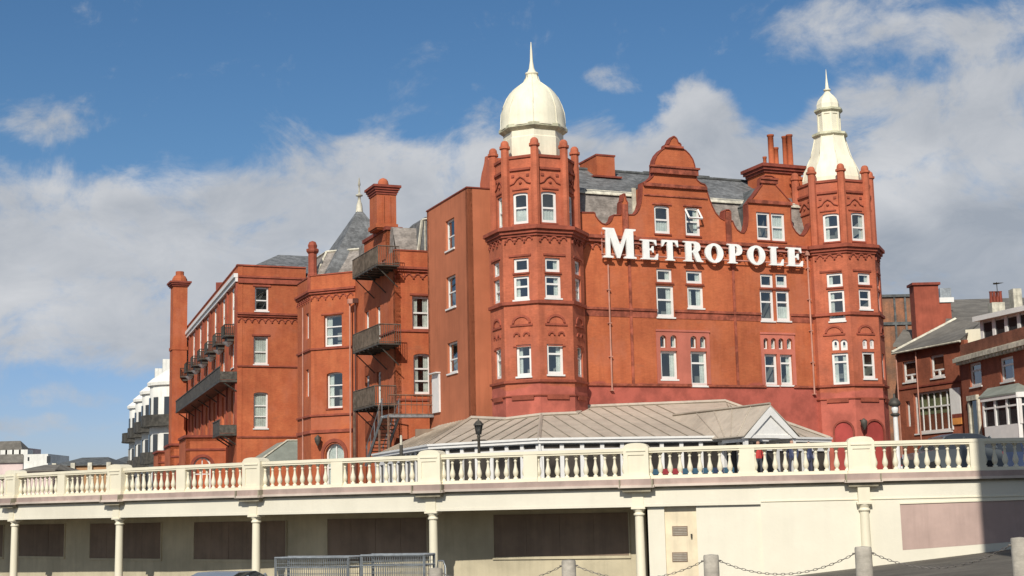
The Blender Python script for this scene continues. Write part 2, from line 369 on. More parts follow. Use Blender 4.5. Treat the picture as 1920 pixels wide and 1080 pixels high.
def window(parent, F, r, fw=0.09, bars=(0.5,), arch=None, curtain='rand', sill=True, mull=(), depth=0.16, room=True, name='window'):
    """r = (a0, a1, z0, z1).  returns the opening's outline"""
    a0, a1, z0, z1 = r
    g = MB()
    lp_ = rect_loop(a0, a1, z0, z1) if arch is None else arch_loop(a0, a1, z0, z1, arch)
    g.add([F.p(a, z, -depth-0.025) for a, z in lp_], [tuple(range(len(lp_)))])
    g.mi = 1
    e = 0.25
    if room:
        g.quad(F.p(a0-e, z0-e, -1.3), F.p(a1+e, z0-e, -1.3), F.p(a1+e, z1+e, -1.3), F.p(a0-e, z1+e, -1.3))
        g.quad(F.p(a0-e, z0-e, -0.36), F.p(a0-e, z0-e, -1.3), F.p(a0-e, z1+e, -1.3), F.p(a0-e, z1+e, -0.36))
        g.quad(F.p(a1+e, z0-e, -0.36), F.p(a1+e, z1+e, -0.36), F.p(a1+e, z1+e, -1.3), F.p(a1+e, z0-e, -1.3))
        g.quad(F.p(a0-e, z1+e, -0.36), F.p(a0-e, z1+e, -1.3), F.p(a1+e, z1+e, -1.3), F.p(a1+e, z1+e, -0.36))
        g.quad(F.p(a0-e, z0-e, -0.36), F.p(a1+e, z0-e, -0.36), F.p(a1+e, z0-e, -1.3), F.p(a0-e, z0-e, -1.3))
    w_ = g.build(name, [M['glass'], M['room']], parent)
    frame_mesh(F, a0, a1, z0, z1, fw, -depth-0.05, -depth+0.03, bars, arch, mull).build('frame', M['white'], w_)
    if sill:
        s_ = MB(); s_.box(F, a0-0.05, a1+0.05, -depth+0.035, 0.07, z0-0.09, z0-0.004); s_.build('sill', M['white'] if sill == 'w' else M['terra'], w_)
    if curtain == 'rand': curtain = random.choice(['half', 'left', 'right', 'both', 'half', 'both'])
    if curtain != 'none':
        c = MB(); W_ = a1-a0; hh = z1-z0
        def drape(x0, x1, zb, zt):
            n = max(4, int((x1-x0)/0.05)); vs = []
            for i in range(n+1):
                x = x0+(x1-x0)*i/n; dd = -depth-0.09+0.02*math.sin(i*2.1)
                vs += [F.p(x, zb, dd), F.p(x, zt, dd)]
            c.add(vs, [(2*i, 2*i+2, 2*i+3, 2*i+1) for i in range(n)], True)
        if curtain in ('half', 'full'): drape(a0+0.02, a1-0.02, z0, z0+hh*(0.48 if curtain == 'half' else 1))
        if curtain in ('left', 'both'): drape(a0+0.02, a0+W_*0.34, z0, z1-0.03)
        if curtain in ('right', 'both'): drape(a1-W_*0.36, a1-0.02, z0, z1-0.03)
        c.build('curtain', M['curtain'], w_)
    return arch_loop(a0, a1, z0, z1, arch) if arch is not None else rect_loop(a0, a1, z0, z1)
def strip(b, F, a0, a1, z, h, d, lip=0.0):
    b.box(F, a0, a1, -0.02, d, z-h, z)
    if lip: b.box(F, a0-0.01, a1+0.01, -0.02, d+lip, z+0.002, z+0.07)
def frieze(b, F, a0, a1, zt, r=0.17, d=0.07, gap=0.16):
    n = max(1, int((a1-a0)/(2*r+gap))); st = (a1-a0)/n
    for i in range(n):
        c = a0+st*(i+0.5); o = []
        m = 8
        for k in range(m+1):
            t = math.pi*k/m; o.append((c+r*1.25*math.cos(t), zt-r*1.3+r*1.25*math.sin(t)))
        for k in range(m, -1, -1):
            t = math.pi*k/m; o.append((c+r*0.8*math.cos(t), zt-r*1.3+r*0.8*math.sin(t)))
        b.panel(F, o, (), 0.002, d)
        b.box(F, c-st/2-0.045+0.0, c-st/2+0.045, 0.003, d+0.03, zt-r*2.1, zt-r*1.1)
def capped_post(b, c, r, z0, z1, n=8):
    b.lathe(c, [(r, z0), (r, z1-0.5), (r*1.35, z1-0.46), (r*1.35, z1-0.34), (r*1.05, z1-0.32)], n, math.pi/8, False)
    b.lathe(c, [(r*0.98, z1-0.35), (r*1.0, z1-0.24), (r*0.88, z1-0.11), (r*0.55, z1-0.03), (0.03, z1)], 12, 0, True)
def railing(F, a0, a1, d, z0, z1, step=0.13, t=0.02, b=None):
    b = b or MB()
    n = max(2, int((a1-a0)/step))
    for i in range(n+1):
        a = a0+(a1-a0)*i/n; b.bar(F.p(a, z0, d), F.p(a, z1, d), t)
    b.bar(F.p(a0, z1, d), F.p(a1, z1, d), 0.05); b.bar(F.p(a0, z0+0.08, d), F.p(a1, z0+0.08, d), 0.035)
    return b

#@@BODY
# ================================================================== GROUNDS
def spline(pts, n=12):
    P = [Vector(p) for p in pts]; out = []
    for i in range(1, len(P)-2):
        for k in range(n):
            t = k/n; a, b, c, d = P[i-1], P[i], P[i+1], P[i+2]
            out.append(0.5*((2*b)+(c-a)*t+(2*a-5*b+4*c-d)*t*t+(3*b-a-3*c+d)*t**3))
    out.append(P[-2]); return out
PIERS = [(-44.5, 91.5), (-39.8, 84.9), (-34.6, 78.2), (-29.0, 71.9), (-23.13, 66.35), (-17.01, 61.63), (-10.36, 57.18), (-3.13, 53.60), (4.35, 51.42), (12.01, 50.0), (19.9, 49.7), (27.8, 50.9), (35.4, 53.5)]
class Path:
    def __init__(s, pts):
        s.P = pts; s.S = [0.0]
        for i in range(1, len(pts)): s.S.append(s.S[-1]+(pts[i]-pts[i-1]).length)
        s.T = []
        for i in range(len(pts)): s.T.append((pts[min(i+1, len(pts)-1)]-pts[max(i-1, 0)]).normalized())
    def at(s, q, d=0.0, z=0.0):
        """q distance along, d offset towards the viewer"""
        i = 0
        while i < len(s.S)-2 and s.S[i+1] < q: i += 1
        t = (q-s.S[i])/(s.S[i+1]-s.S[i]); p = s.P[i].lerp(s.P[i+1], t); T = s.T[i].lerp(s.T[i+1], t).normalized()
        return Vector((p.x+T.y*d, p.y-T.x*d, z))
    def tan(s, q):
        a = s.at(q-0.1); b = s.at(q+0.1); return (b-a).normalized()
    def near(s, x):
        """distance along where the line of sight through pixel column x meets the curve"""
        best = None
        for i in range(len(s.S)-1):
            a, b = s.P[i], s.P[i+1]; r = RAY(x, 920)
            ca = a.x*r.y-a.y*r.x; cb = b.x*r.y-b.y*r.x
            if ca*cb <= 0 and abs(ca-cb) > 1e-9: return s.S[i]+(s.S[i+1]-s.S[i])*ca/(ca-cb)
        return 0
    def off(s, d):
        f = d if callable(d) else (lambda q: d)
        return Path([Vector((p.x+t.y*f(q), p.y-t.x*f(q))) for p, t, q in zip(s.P, s.T, s.S)])
    def sweep(s, b, q0, q1, d0, d1, z0, z1, step=0.6):
        n = max(1, int((q1-q0)/step)); vs = []
        for i in range(n+1):
            q = q0+(q1-q0)*i/n; vs += [s.at(q, d1, z0), s.at(q, d1, z1), s.at(q, d0, z1), s.at(q, d0, z0)]
        fs = []
        for i in range(n):
            o = 4*i
            for k in range(4): fs.append((o+k, o+4+k, o+4+(k+1) % 4, o+(k+1) % 4))
        fs += [(0, 1, 2, 3), (4*n+3, 4*n+2, 4*n+1, 4*n)]
        b.add(vs, fs)
    def face(s, q0, q1, d=0.0): return Face(s.at(q0, d), s.at(q1, d))
PA = Path(spline([Vector(p) for p in PIERS]))
def pier_s(k):   # distance along at pier k (index in PIERS)
    return PA.S[(k-1)*12]
def gz(x, y):
    v = -1.41+0.10*x-0.044*y
    v = max(v, -3.4+0.02*(v+3.4)); return min(v, -1.55+0.1*(v+1.55))
g = MB(); g.smooth = True
def axis(lo, hi, a, b, s1, s2):
    o = []; x = a
    while x <= b: o.append(x); x += s1
    x = a-s2; k = s2
    while x > lo: o.insert(0, x); k *= 1.5; x -= k
    o.insert(0, lo); x = b+s2; k = s2
    while x < hi: o.append(x); k *= 1.5; x += k
    o.append(hi); return o
xs = axis(-1500, 1500, -60, 60, 3, 6); ys = axis(-600, 2500, -10, 80, 3, 6)
g.add([(x, y, gz(x, y)) for y in ys for x in xs], [(j*len(xs)+i, j*len(xs)+i+1, (j+1)*len(xs)+i+1, (j+1)*len(xs)+i) for j in range(len(ys)-1) for i in range(len(xs)-1)])
tag(g.build('ground', M['asphalt']), kind='structure')
# upper promenade road behind the balustrade
e = MB(); n = len(PA.P); q0 = 0
front = [PA.at(PA.S[i], -0.25, ZD) for i in range(n)]
pts = [(-500, 120, ZD)]+[tuple(p) for p in front]+[(400, 60, ZD), (900, 2000, ZD), (-900, 2000, ZD)]
e.slab(pts, 0.25); tag(e.build('promenade_road', M['deck']), kind='structure')
k_ = MB(); KP = PA.off(-3.4); KP.sweep(k_, 1, KP.S[-1]-1, -0.15, 0.15, ZD+0.004, ZD+0.13); tag(k_.build('kerb', M['concrete']), kind='structure')

# ================================================================== COLONNADE AND BALUSTRADE
ZB = 0.78
sL = 0.4; sR = min(PA.near(2050), PA.S[-1]-0.5)
col = empty('seafront_shelter', (0, 55, -2.6)); tag(col, 'cream painted seafront shelter with slender round columns under the promenade', 'shelter')
PS = [pier_s(k) for k in range(1, 12)]
s_infill = PA.near(1213)
# ledge (mauve) with pale lip
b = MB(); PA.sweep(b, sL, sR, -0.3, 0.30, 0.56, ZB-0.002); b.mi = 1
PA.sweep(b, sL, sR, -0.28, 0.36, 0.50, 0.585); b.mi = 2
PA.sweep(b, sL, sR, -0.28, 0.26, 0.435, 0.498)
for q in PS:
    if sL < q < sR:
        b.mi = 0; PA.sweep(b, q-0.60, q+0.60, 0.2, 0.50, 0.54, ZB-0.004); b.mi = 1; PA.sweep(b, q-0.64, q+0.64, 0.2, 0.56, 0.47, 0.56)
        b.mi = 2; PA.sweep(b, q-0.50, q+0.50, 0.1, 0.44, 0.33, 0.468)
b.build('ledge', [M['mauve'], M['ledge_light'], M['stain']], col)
b = MB(); PA.sweep(b, sL, sR, -0.22, 0.16, -0.20, 0.434); PA.sweep(b, sL, sR, -0.2, 0.167, -0.20, -0.10)
b.build('fascia_beam', M['creamwall'], col)
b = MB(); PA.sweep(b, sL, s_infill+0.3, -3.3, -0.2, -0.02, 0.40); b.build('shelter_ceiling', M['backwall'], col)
for q in PS:
    if sL-1 < q < sR:
        b = MB(); eng = q > s_infill; c = PA.at(q, 0.20 if eng else -0.02); zb = gz(c.x, c.y)-0.3
        b.lathe((c.x, c.y), [(0.20, zb), (0.175, zb+0.4), (0.155, -0.50)], 20)
        b.lathe((c.x, c.y), [(0.15, -0.52), (0.20, -0.49), (0.20, -0.44), (0.165, -0.42), (0.165, -0.36), (0.22, -0.31), (0.22, -0.27)], 20)
        PA.sweep(b, q-0.25, q+0.25, -0.24, 0.225, -0.275, -0.205)
        if eng: PA.sweep(b, q-0.26, q+0.26, 0.1, 0.43, -0.27, -0.20)
        PA.sweep(b, q-0.20, q+0.20, 0.1, 0.40 if eng else 0.20, -0.205, 0.33)
        b.build('column', M['cream'], col)
for q in PS:
    for o_ in (-0.58, 0.58): b = MB(); PA.sweep(b, q+o_-0.025, q+o_+0.025, 0.28, 0.575, 0.50, ZB-0.02); b.build('ledge_joint', M['stain'], col)
# shelter back wall, with boarded openings
_qa, _qb = PA.near(226), PA.near(1208)
BW = PA.off(lambda q: -2.78+0.66*min(1, max(0, (q-_qa)/(_qb-_qa))))
qe = BW.near(1208)
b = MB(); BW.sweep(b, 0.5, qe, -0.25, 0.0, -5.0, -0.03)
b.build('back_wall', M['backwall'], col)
for (x0, x1, y0, y1) in ((-60, 10, 985, 1043), (40, 124, 983, 1043), (172, 304, 981, 1047), (366, 537, 978, 1049), (615, 800, 972, 1052), (925, 1176, 963, 1043)):
    b = MB(); q0, q1 = BW.near(x0), BW.near(x1); xm = (x0+x1)/2; P = BW.at(BW.near(xm))
    z1 = at_y(xm, y0, P.y).z; z0 = at_y(xm, y1, P.y).z
    BW.sweep(b, q0, q1, -0.05, 0.025, z0, z1)
    nb = max(2, round((q1-q0)/1.22))
    for k in range(nb): BW.sweep(b, q0+(q1-q0)*k/nb+0.008, q0+(q1-q0)*(k+1)/nb-0.008, 0.02, 0.035+0.004*(k % 2), z0+0.01, z1-0.01)
    b.build('boarded_opening', M['shutter'], col)
    b = MB(); BW.sweep(b, q0-0.06, q1+0.06, -0.03, 0.06, z0-0.1, z0); BW.sweep(b, q0-0.05, q0+0.0, 0, 0.055, z0, z1); BW.sweep(b, q1, q1+0.05, 0, 0.055, z0, z1); b.build('opening_frame', M['backwall'], col)
# infilled part right of the sixth column
b = MB(); s_d0, s_d1, s_w = PA.near(1244), PA.near(1304), PA.near(1425)
PA.sweep(b, s_infill, s_d0, -0.3, 0.02, -5, -0.2)                    # white pilaster
PA.sweep(b, s_d1, s_w, -0.3, 0.06, -5, -0.2)
PA.sweep(b, s_w, PA.S[-1]-0.6, -0.3, 0.178, -5, 0.36)
PA.sweep(b, s_infill, s_infill+0.2, -3.3, -0.3, -5, -0.05)
b.build('infill_wall', M['creamwall'], col)
b = MB(); PA.sweep(b, s_w+0.02, PA.S[-1]-0.6, 0.17, 0.21, -0.12, -0.085); b.build('wall_moulding', M['cream'], col)
b = MB(); PA.sweep(b, s_d0, s_d1, -0.3, -0.10, -5, -0.2); dr = b.build('door', mat('beige_door_paint', (0.70, 0.60, 0.42), 0.7, var=0.08, streak=0.15), col)
FD = PA.face(s_d0, s_d1, -0.10)
for y0, y1 in ((988, 1003), (1037, 1052)):
    b = MB(); a0, a1, z0, z1 = FD.rect(1262, y0, 1288, y1)
    b.box(FD, a0-0.03, a1+0.03, 0.002, 0.015, z0-0.03, z1+0.03); b.mi = 1
    for i in range(5): zz = z0+(z1-z0)*(i+0.2)/5; b.box(FD, a0, a1, 0.016, 0.03, zz, zz+(z1-z0)*0.1)
    b.build('vent', [M['shutter'], M['concrete']], dr)
b = MB(); a, z = FD.hit(1300, 1004); b.lathe((FD.p(a-0.06, 0, 0.05).x, FD.p(a, 0, 0.05).y), [(0.03, z-0.08), (0.035, z+0.06)], 8); b.build('handle', M['iron'], dr)
# pink painted panel
b = MB(); q0 = PA.near(1684); q1 = PA.S[-1]-0.7; n_ = 14; vs = []
PF = PA.at(q0, 0.18)
def panel_z(q, top):
    s_ = (q-q0); return (-0.30+0.012*s_) if top else (-1.86+0.055*s_)
for i in range(n_+1):
    q = q0+(q1-q0)*i/n_; vs += [PA.at(q, 0.184, panel_z(q, False)), PA.at(q, 0.184, panel_z(q, True))]
b.add(vs, [(2*i, 2*i+2, 2*i+3, 2*i+1) for i in range(n_)]); b.build('painted_panel', M['pink'], col)
b = MB()
for i in range(n_):
    a_, c_ = q0+(q1-q0)*i/n_, q0+(q1-q0)*(i+1)/n_
    for k_t in (True,):
        v = [PA.at(a_, 0.18, panel_z(a_, k_t)), PA.at(c_, 0.18, panel_z(c_, k_t)), PA.at(c_, 0.18, panel_z(c_, k_t)+0.05), PA.at(a_, 0.18, panel_z(a_, k_t)+0.05)]
        w_ = [PA.at(a_, 0.22, panel_z(a_, k_t)), PA.at(c_, 0.22, panel_z(c_, k_t)), PA.at(c_, 0.22, panel_z(c_, k_t)+0.05), PA.at(a_, 0.22, panel_z(a_, k_t)+0.05)]
        b.hexa([w_[0], w_[1], v[1], v[0], w_[3], w_[2], v[2], v[3]])
b.build('panel_lip', M['cream'], col)

# balustrade
bal = empty('balustrade', (4.35, 51.42, ZB)); tag(bal, 'long cream balustrade of turned balusters and square piers along the promenade edge', 'balustrade')
ZT = ZB+1.10
def baluster_mesh():
    b = MB(); r = [(0.085, 0.0), (0.085, 0.05), (0.055, 0.06), (0.05, 0.09), (0.075, 0.13), (0.098, 0.20), (0.100, 0.26), (0.082, 0.34), (0.055, 0.44), (0.042, 0.55), (0.042, 0.62), (0.06, 0.64), (0.06, 0.67), (0.045, 0.69), (0.05, 0.73), (0.085, 0.745), (0.085, 0.80)]
    b.lathe((0, 0), r, 14); return b
pp = [q for q in PS]
allb = []
for i in range(len(pp)-1):
    a, c = pp[i], pp[i+1]; m_ = (a+c)/2
    for (u0, u1) in ((a+0.47, m_-0.26), (m_+0.26, c-0.47)):
        for k in range(1, 9): allb.append(u0+(u1-u0)*k/9)
        allb += [-(u0+0.0), -(u1-0.0)]     # half balusters against the piers
allb = [q for q in allb if sL < abs(q) < sR]
full = [q for q in allb if q > 0]; half = [-q for q in allb if q < 0]
full.sort(key=lambda q: PA.at(q).length)
bm_ = baluster_mesh(); proto = None
for q in full[:100]:
    c = PA.at(q, 0, ZB+0.12)
    if proto is None:
        o = MB(); o.v = list(bm_.v); o.f = bm_.f; o.m = bm_.m; o.sm = bm_.sm; o = o.build('baluster', M['cream']); o.parent = bal; proto = o
    else:
        o = proto.copy(); SC.collection.objects.link(o); o.parent = bal
    o.location = c-Vector((4.35, 51.42, ZB))
rest = MB()
for q in full[100:]:
    c = PA.at(q, 0, ZB+0.12); rest.add([v+c for v in bm_.v], bm_.f, True)
if rest.v: tag(rest.build('balusters', M['cream'], bal), kind='stuff')
for q in half:
    o = proto.copy(); o.name = 'half_baluster'; SC.collection.objects.link(o); o.parent = bal; o.location = PA.at(q, 0, ZB+0.12)-Vector((4.35, 51.42, ZB))
b = MB(); PA.sweep(b, sL, sR, -0.16, 0.16, ZB, ZB+0.12); PA.sweep(b, sL, sR, -0.19, 0.19, ZB, ZB+0.05); b.build('plinth', M['cream'], bal)
b = MB(); PA.sweep(b, sL, sR, -0.17, 0.17, ZT-0.18, ZT-0.05); PA.sweep(b, sL, sR, -0.20, 0.20, ZT-0.115, ZT); b.build('rail', M['cream'], bal)
for i, q in enumerate(pp):
    if not (sL-1 < q < sR): continue
    F = Face(PA.at(q-0.45, 0.32), PA.at(q+0.45, 0.32)); b = MB()
    L_ = F.L; o = [(0, ZB), (L_, ZB), (L_, ZT+0.03)]
    for k in range(9):
        t = math.pi*k/8; o.append((L_/2+L_*0.46*math.cos(t), ZT+0.05+0.13*math.sin(t)**0.8))
    o.append((0, ZT+0.03))
    b.panel(F, o, [rect_loop(0.16, L_-0.16, ZB+0.2, ZT-0.25)], -0.06, 0.0, back=False)
    b.panel(F, rect_loop(0.1, L_-0.1, ZB+0.15, ZT-0.2), (), -0.10, -0.03)
    b.panel(F, o, (), -0.62, -0.062)
    b.box(F, 0.1, L_-0.1, 0.0, 0.03, ZT-0.12, ZT-0.07)
    b.box(F, -0.04, L_+0.04, -0.6, 0.04, ZB, ZB+0.1)
    b.build('pier', M['cream'], bal)
    if i < len(pp)-1:
        m_ = (pp[i]+pp[i+1])/2
        if sL < m_ < sR:
            F = Face(PA.at(m_-0.26, 0.185), PA.at(m_+0.26, 0.185)); b = MB(); b.box(F, 0, F.L, -0.36, 0, ZB+0.002, ZT-0.052)
            b.box(F, 0.0, F.L, 0, 0.022, ZB+0.004, ZB+0.12); b.build('half_pier', M['cream'], bal)

# out of frame on the right: the tall building whose shadow falls across the balustrade
cb = MB(); Fc = Face((11.42, 28.5), (22, 25.5)); wl = MB()
hl = [rect_loop(a, a+1.2, z, z+1.6) for a in (1.5, 4.2, 6.9) for z in (0.5, 4, 7.5, 11, 14.5)]
wl.box(Fc, 0, Fc.L, -6, -0.3, -2.4, 19.5); wl.panel(Fc, rect_loop(0, Fc.L, -2.4, 19.5), hl, -0.3, 0); wl.box(Fc, -0.15, Fc.L+0.15, -6.1, 0.15, 19.5, 19.8)
cr = empty('seafront_block', (11.42, 28.5, -2)); tag(cr, 'cream seafront block beyond the right edge that shades the end of the balustrade', 'building')
wl.build('wall', M['creamwall'], cr)
for h in hl: window(cr, Fc, (h[0][0], h[1][0], h[0][1], h[2][1]), curtain='none', sill=False, room=False, depth=0.14)

# ================================================================== BOLLARDS, CHAINS, BARRIERS
BP = [(817, 36.0, 1065), (1066, 33.5, 1050), (1333, 31.0, 1040), (1618, 28.5, 1025), (1912, 26.0, 1008)]
blab = ['stone bollard standing in front of the fourth shelter column beside the steel cages', 'stone bollard in front of the boarded opening left of the door',
        'stone bollard in front of the plain wall just right of the vented door', 'stone bollard directly in front of the engaged column on the solid wall', 'stone bollard at the right edge in front of the shaded pink panel']
tops = []
for i, (x, Y, yt) in enumerate(BP):
    P = at_y(x, yt, Y); gzz = gz(P.x, P.y); r = 0.165
    root = empty('bollard', (P.x, P.y, gzz)); tag(root, blab[i], 'bollard', 'chained stone bollards')
    b = MB(); b.lathe((P.x, P.y), [(r*1.02, gzz-0.05), (r, P.z-0.04), (r*0.93, P.z-0.005)], 20); b.lathe((P.x, P.y), [(r*0.93, P.z-0.006), (0.01, P.z+0.01)], 20)
    b.build('post', M['concrete'], root)
    b = MB(); b.tube([(P.x-r-0.05, P.y, P.z-0.13), (P.x+r+0.05, P.y, P.z-0.13)], 0.018, 6); b.build('eye_bolt', M['chain'], root)
    tops.append(Vector((P.x, P.y, P.z-0.13)))
P = at_y(545, 1085, 38.8); tops.insert(0, Vector((P.x, P.y, P.z)))
P = at_y(2215, 990, 23.5); tops.append(Vector((P.x, P.y, P.z)))
clab = [None, 'sagging chain between the bollard by the cages and the bollard left of the door', 'sagging chain hanging in front of the vented door', 'sagging chain between the two bollards in front of the plain cream wall', 'sagging chain at the right in front of the pink painted panel', None]
for i in range(1, len(tops)-2):
    A_, B_ = tops[i], tops[i+1]; d = (B_-A_).normalized(); A_ = A_+d*0.2; B_ = B_-d*0.2
    b = MB(); n_ = 34; b.smooth = True
    Pt = [A_.lerp(B_, k/n_)+Vector((0, 0, -0.34*(1-(2*k/n_-1)**2))) for k in range(n_+1)]
    for k in range(n_):     # links, alternately turned
        p, q = Pt[k], Pt[k+1]; t = (q-p).normalized(); sd = (t.cross(Vector((0, 0, 1))).normalized() if k % 2 else t.cross(Vector((0.3, 1, 0)).normalized()).normalized())
        lk = []
        for m_ in range(9):
            an = 2*math.pi*m_/8; lk.append((p+q)/2+t*(0.62*(q-p).length*math.cos(an))+sd*(0.020*math.sin(an)))
        b.tube(lk, 0.0065, 5)
    tag(b.build('chain', M['chain']), clab[i], 'chain', 'chains between the bollards')
# roll containers / mesh cages at the bottom
def cage(x0, x1, Y0, Y1, y0, y1, label, dep=0.8, stack=2):
    P0, P1 = at_y(x0, y0, Y0), at_y(x1, y1, Y1); F = Face(P0, P1); L_ = F.L
    zt = (P0.z+P1.z)/2; z0 = gz(P0.x, P0.y)
    root = empty('mesh_cage', (P0.x, P0.y, z0)); tag(root, label, 'cage', 'steel mesh cages under the shelter')
    for k in range(stack):
        dd = -dep*k
        b = MB()
        for a in (0.03, L_-0.03): b.bar(F.p(a, z0, dd), F.p(a, zt, dd), 0.05)
        b.bar(F.p(0, zt, dd), F.p(L_, zt, dd), 0.055); b.bar(F.p(0, z0+0.15, dd), F.p(L_, z0+0.15, dd), 0.05); b.bar(F.p(0, zt-0.30, dd), F.p(L_, zt-0.30, dd), 0.03)
        b.build('mesh_frame', M['galv'], root)
        b = MB(); n_ = int(L_/0.075)
        for i in range(1, n_): a = L_*i/n_; b.bar(F.p(a, z0+0.15, dd), F.p(a, zt-0.02, dd), 0.014)
        for j in range(1, 10): zz = z0+0.15+(zt-z0-0.15)*j/10; b.bar(F.p(0, zz, dd), F.p(L_, zz, dd), 0.012)
        b.build('wire_mesh', M['galv'], root)
    b = MB()
    for a in (0.03, L_-0.03, L_*0.5):
        b.bar(F.p(a, zt, 0), F.p(a, zt, -dep*(stack-1)), 0.04); b.bar(F.p(a, zt-0.3, 0), F.p(a, zt-0.3, -dep*(stack-1)), 0.03)
    for k in range(5): b.box(F, 0.05, L_-0.05, -dep*(stack-1)*(k+0.7)/5, -dep*(stack-1)*(k+0.25)/5, zt-0.05, zt-0.03)
    b.build('cross_rail', M['galv'], root)
    return F, z0, zt
cage(515, 655, 46.0, 45.0, 1049, 1043, 'galvanised mesh cage standing left of the other cage under the shelter')
cage(676, 797, 44.5, 43.8, 1044, 1039, 'galvanised mesh cage standing right beside the fourth shelter column')
Pb = at_y(836, 1052, 43.0); root = empty('crowd_barrier', (Pb.x, Pb.y, gz(Pb.x, Pb.y))); tag(root, 'narrow steel crowd barrier seen nearly end on, right of the shelter column', 'barrier')
Fb = Face((Pb.x-0.30, Pb.y+0.6), (Pb.x, Pb.y)); z0 = gz(Pb.x, Pb.y); b = MB()
pts = [Fb.p(0, z0, 0), Fb.p(0, Pb.z-0.2, 0), Fb.p(0.1, Pb.z, 0), Fb.p(0.5, Pb.z, 0), Fb.p(0.62, Pb.z-0.15, 0), Fb.p(0.66, z0, 0)]
b.tube(pts, 0.022, 8); b.build('tube_frame', M['galv'], root); b = MB()
for i in range(1, 6): b.bar(Fb.p(i*0.11, z0+0.15, 0), Fb.p(i*0.11, Pb.z-0.02, 0), 0.012)
b.build('bars', M['galv'], root)
# car roof just rising into the picture below the third bay
def car(x, y, zroof, ang, length, paint, label, hgt=1.48, wid=1.75):
    P = Vector((x, y)); z0 = zroof-hgt; root = empty('parked_car', (x, y, z0)); tag(root, label, 'car', None)
    d = Vector((math.cos(ang), math.sin(ang))); A_ = P-d*length/2; F = Face(A_, P+d*length/2); L_ = length; h = hgt; w2 = wid/2
    def sect(pr, name, m_, dd=w2):
        b = MB(); b.panel(F, [(a*L_, z0+z*h) for a, z in pr], (), -dd, dd); return b.build(name, m_, root)
    body = [(0.01, .2), (0.0, .42), (0.03, .56), (0.22, .63), (0.80, .66), (0.97, .60), (1.0, .42), (0.99, .2)]
    sect(body, 'body', paint)
    cabin = [(0.20, .62), (0.33, .93), (0.45, 1.0), (0.72, .995), (0.86, .88), (0.93, .64)]
    n_ = len(cabin); b = MB(); vs = []
    for sgn, k in ((1, 0.97), (-1, 0.97)):
        for a, z in cabin: vs.append(F.p(a*L_, z0+z*h, sgn*w2*(k-(z-.62)*0.42)))
    b.add(vs, [tuple(range(n_)), tuple(range(2*n_-1, n_-1, -1))]+[(i, i+n_, (i+1) % n_+n_, (i+1) % n_) for i in range(n_)])
    b.build('cabin_glass', M['darkglass'], root)
    b = MB(); roof = [(0.34, .945), (0.45, 1.012), (0.72, 1.007), (0.85, .90)]
    for i in range(3):
        (a, z), (a2, z2) = roof[i], roof[i+1]; k = 0.97-(z-.62)*0.42; k2 = 0.97-(z2-.62)*0.42
        top = [F.p(a*L_, z0+z*h, w2*k), F.p(a2*L_, z0+z2*h, w2*k2), F.p(a2*L_, z0+z2*h, -w2*k2), F.p(a*L_, z0+z*h, -w2*k)]
        b.hexa([q-Vector((0, 0, 0.05)) for q in top]+top)
    for a, a2 in ((0.34, 0.21), (0.56, 0.57), (0.85, 0.92)):
        for sg in (1, -1): b.bar(F.p(a*L_, z0+.93*h, sg*w2*0.85), F.p(a2*L_, z0+.64*h, sg*w2*0.98), 0.07)
    b.build('roof', paint, root)
    for a in (0.18, 0.82):
        for sg in (1, -1):
            b = MB(); c = F.p(a*L_, z0+0.31, sg*(w2-0.1)); nn = Vector((F.n.x, F.n.y, 0))*sg
            ring = [c+Vector((F.d.x, F.d.y, 0))*(0.31*math.cos(t*math.pi/8))+Vector((0, 0, 0.31*math.sin(t*math.pi/8))) for t in range(16)]
            b.add([q-nn*0.1 for q in ring]+[q+nn*0.11 for q in ring], [tuple(range(16)), tuple(range(31, 15, -1))]+[(i, (i+1) % 16, 16+(i+1) % 16, 16+i) for i in range(16)])
            b.build('wheel', M['rubber'], root)
    for a, c_ in ((0.005, M['white']), (0.995, M['red'])):
        for sg in (0.72, -0.72):
            b = MB(); b.box(F, a*L_-0.03, a*L_+0.03, sg*w2-0.15, sg*w2+0.15, z0+.46*h, z0+.56*h); b.build('headlight' if a < .5 else 'tail_light', c_, root)
    return root
Pc = at_y(415, 1073, 44); car(Pc.x, Pc.y, Pc.z-0.01, math.radians(72), 3.9, M['carpaint_silver'], 'silver car, only its roof visible at the bottom left of the mesh cages')
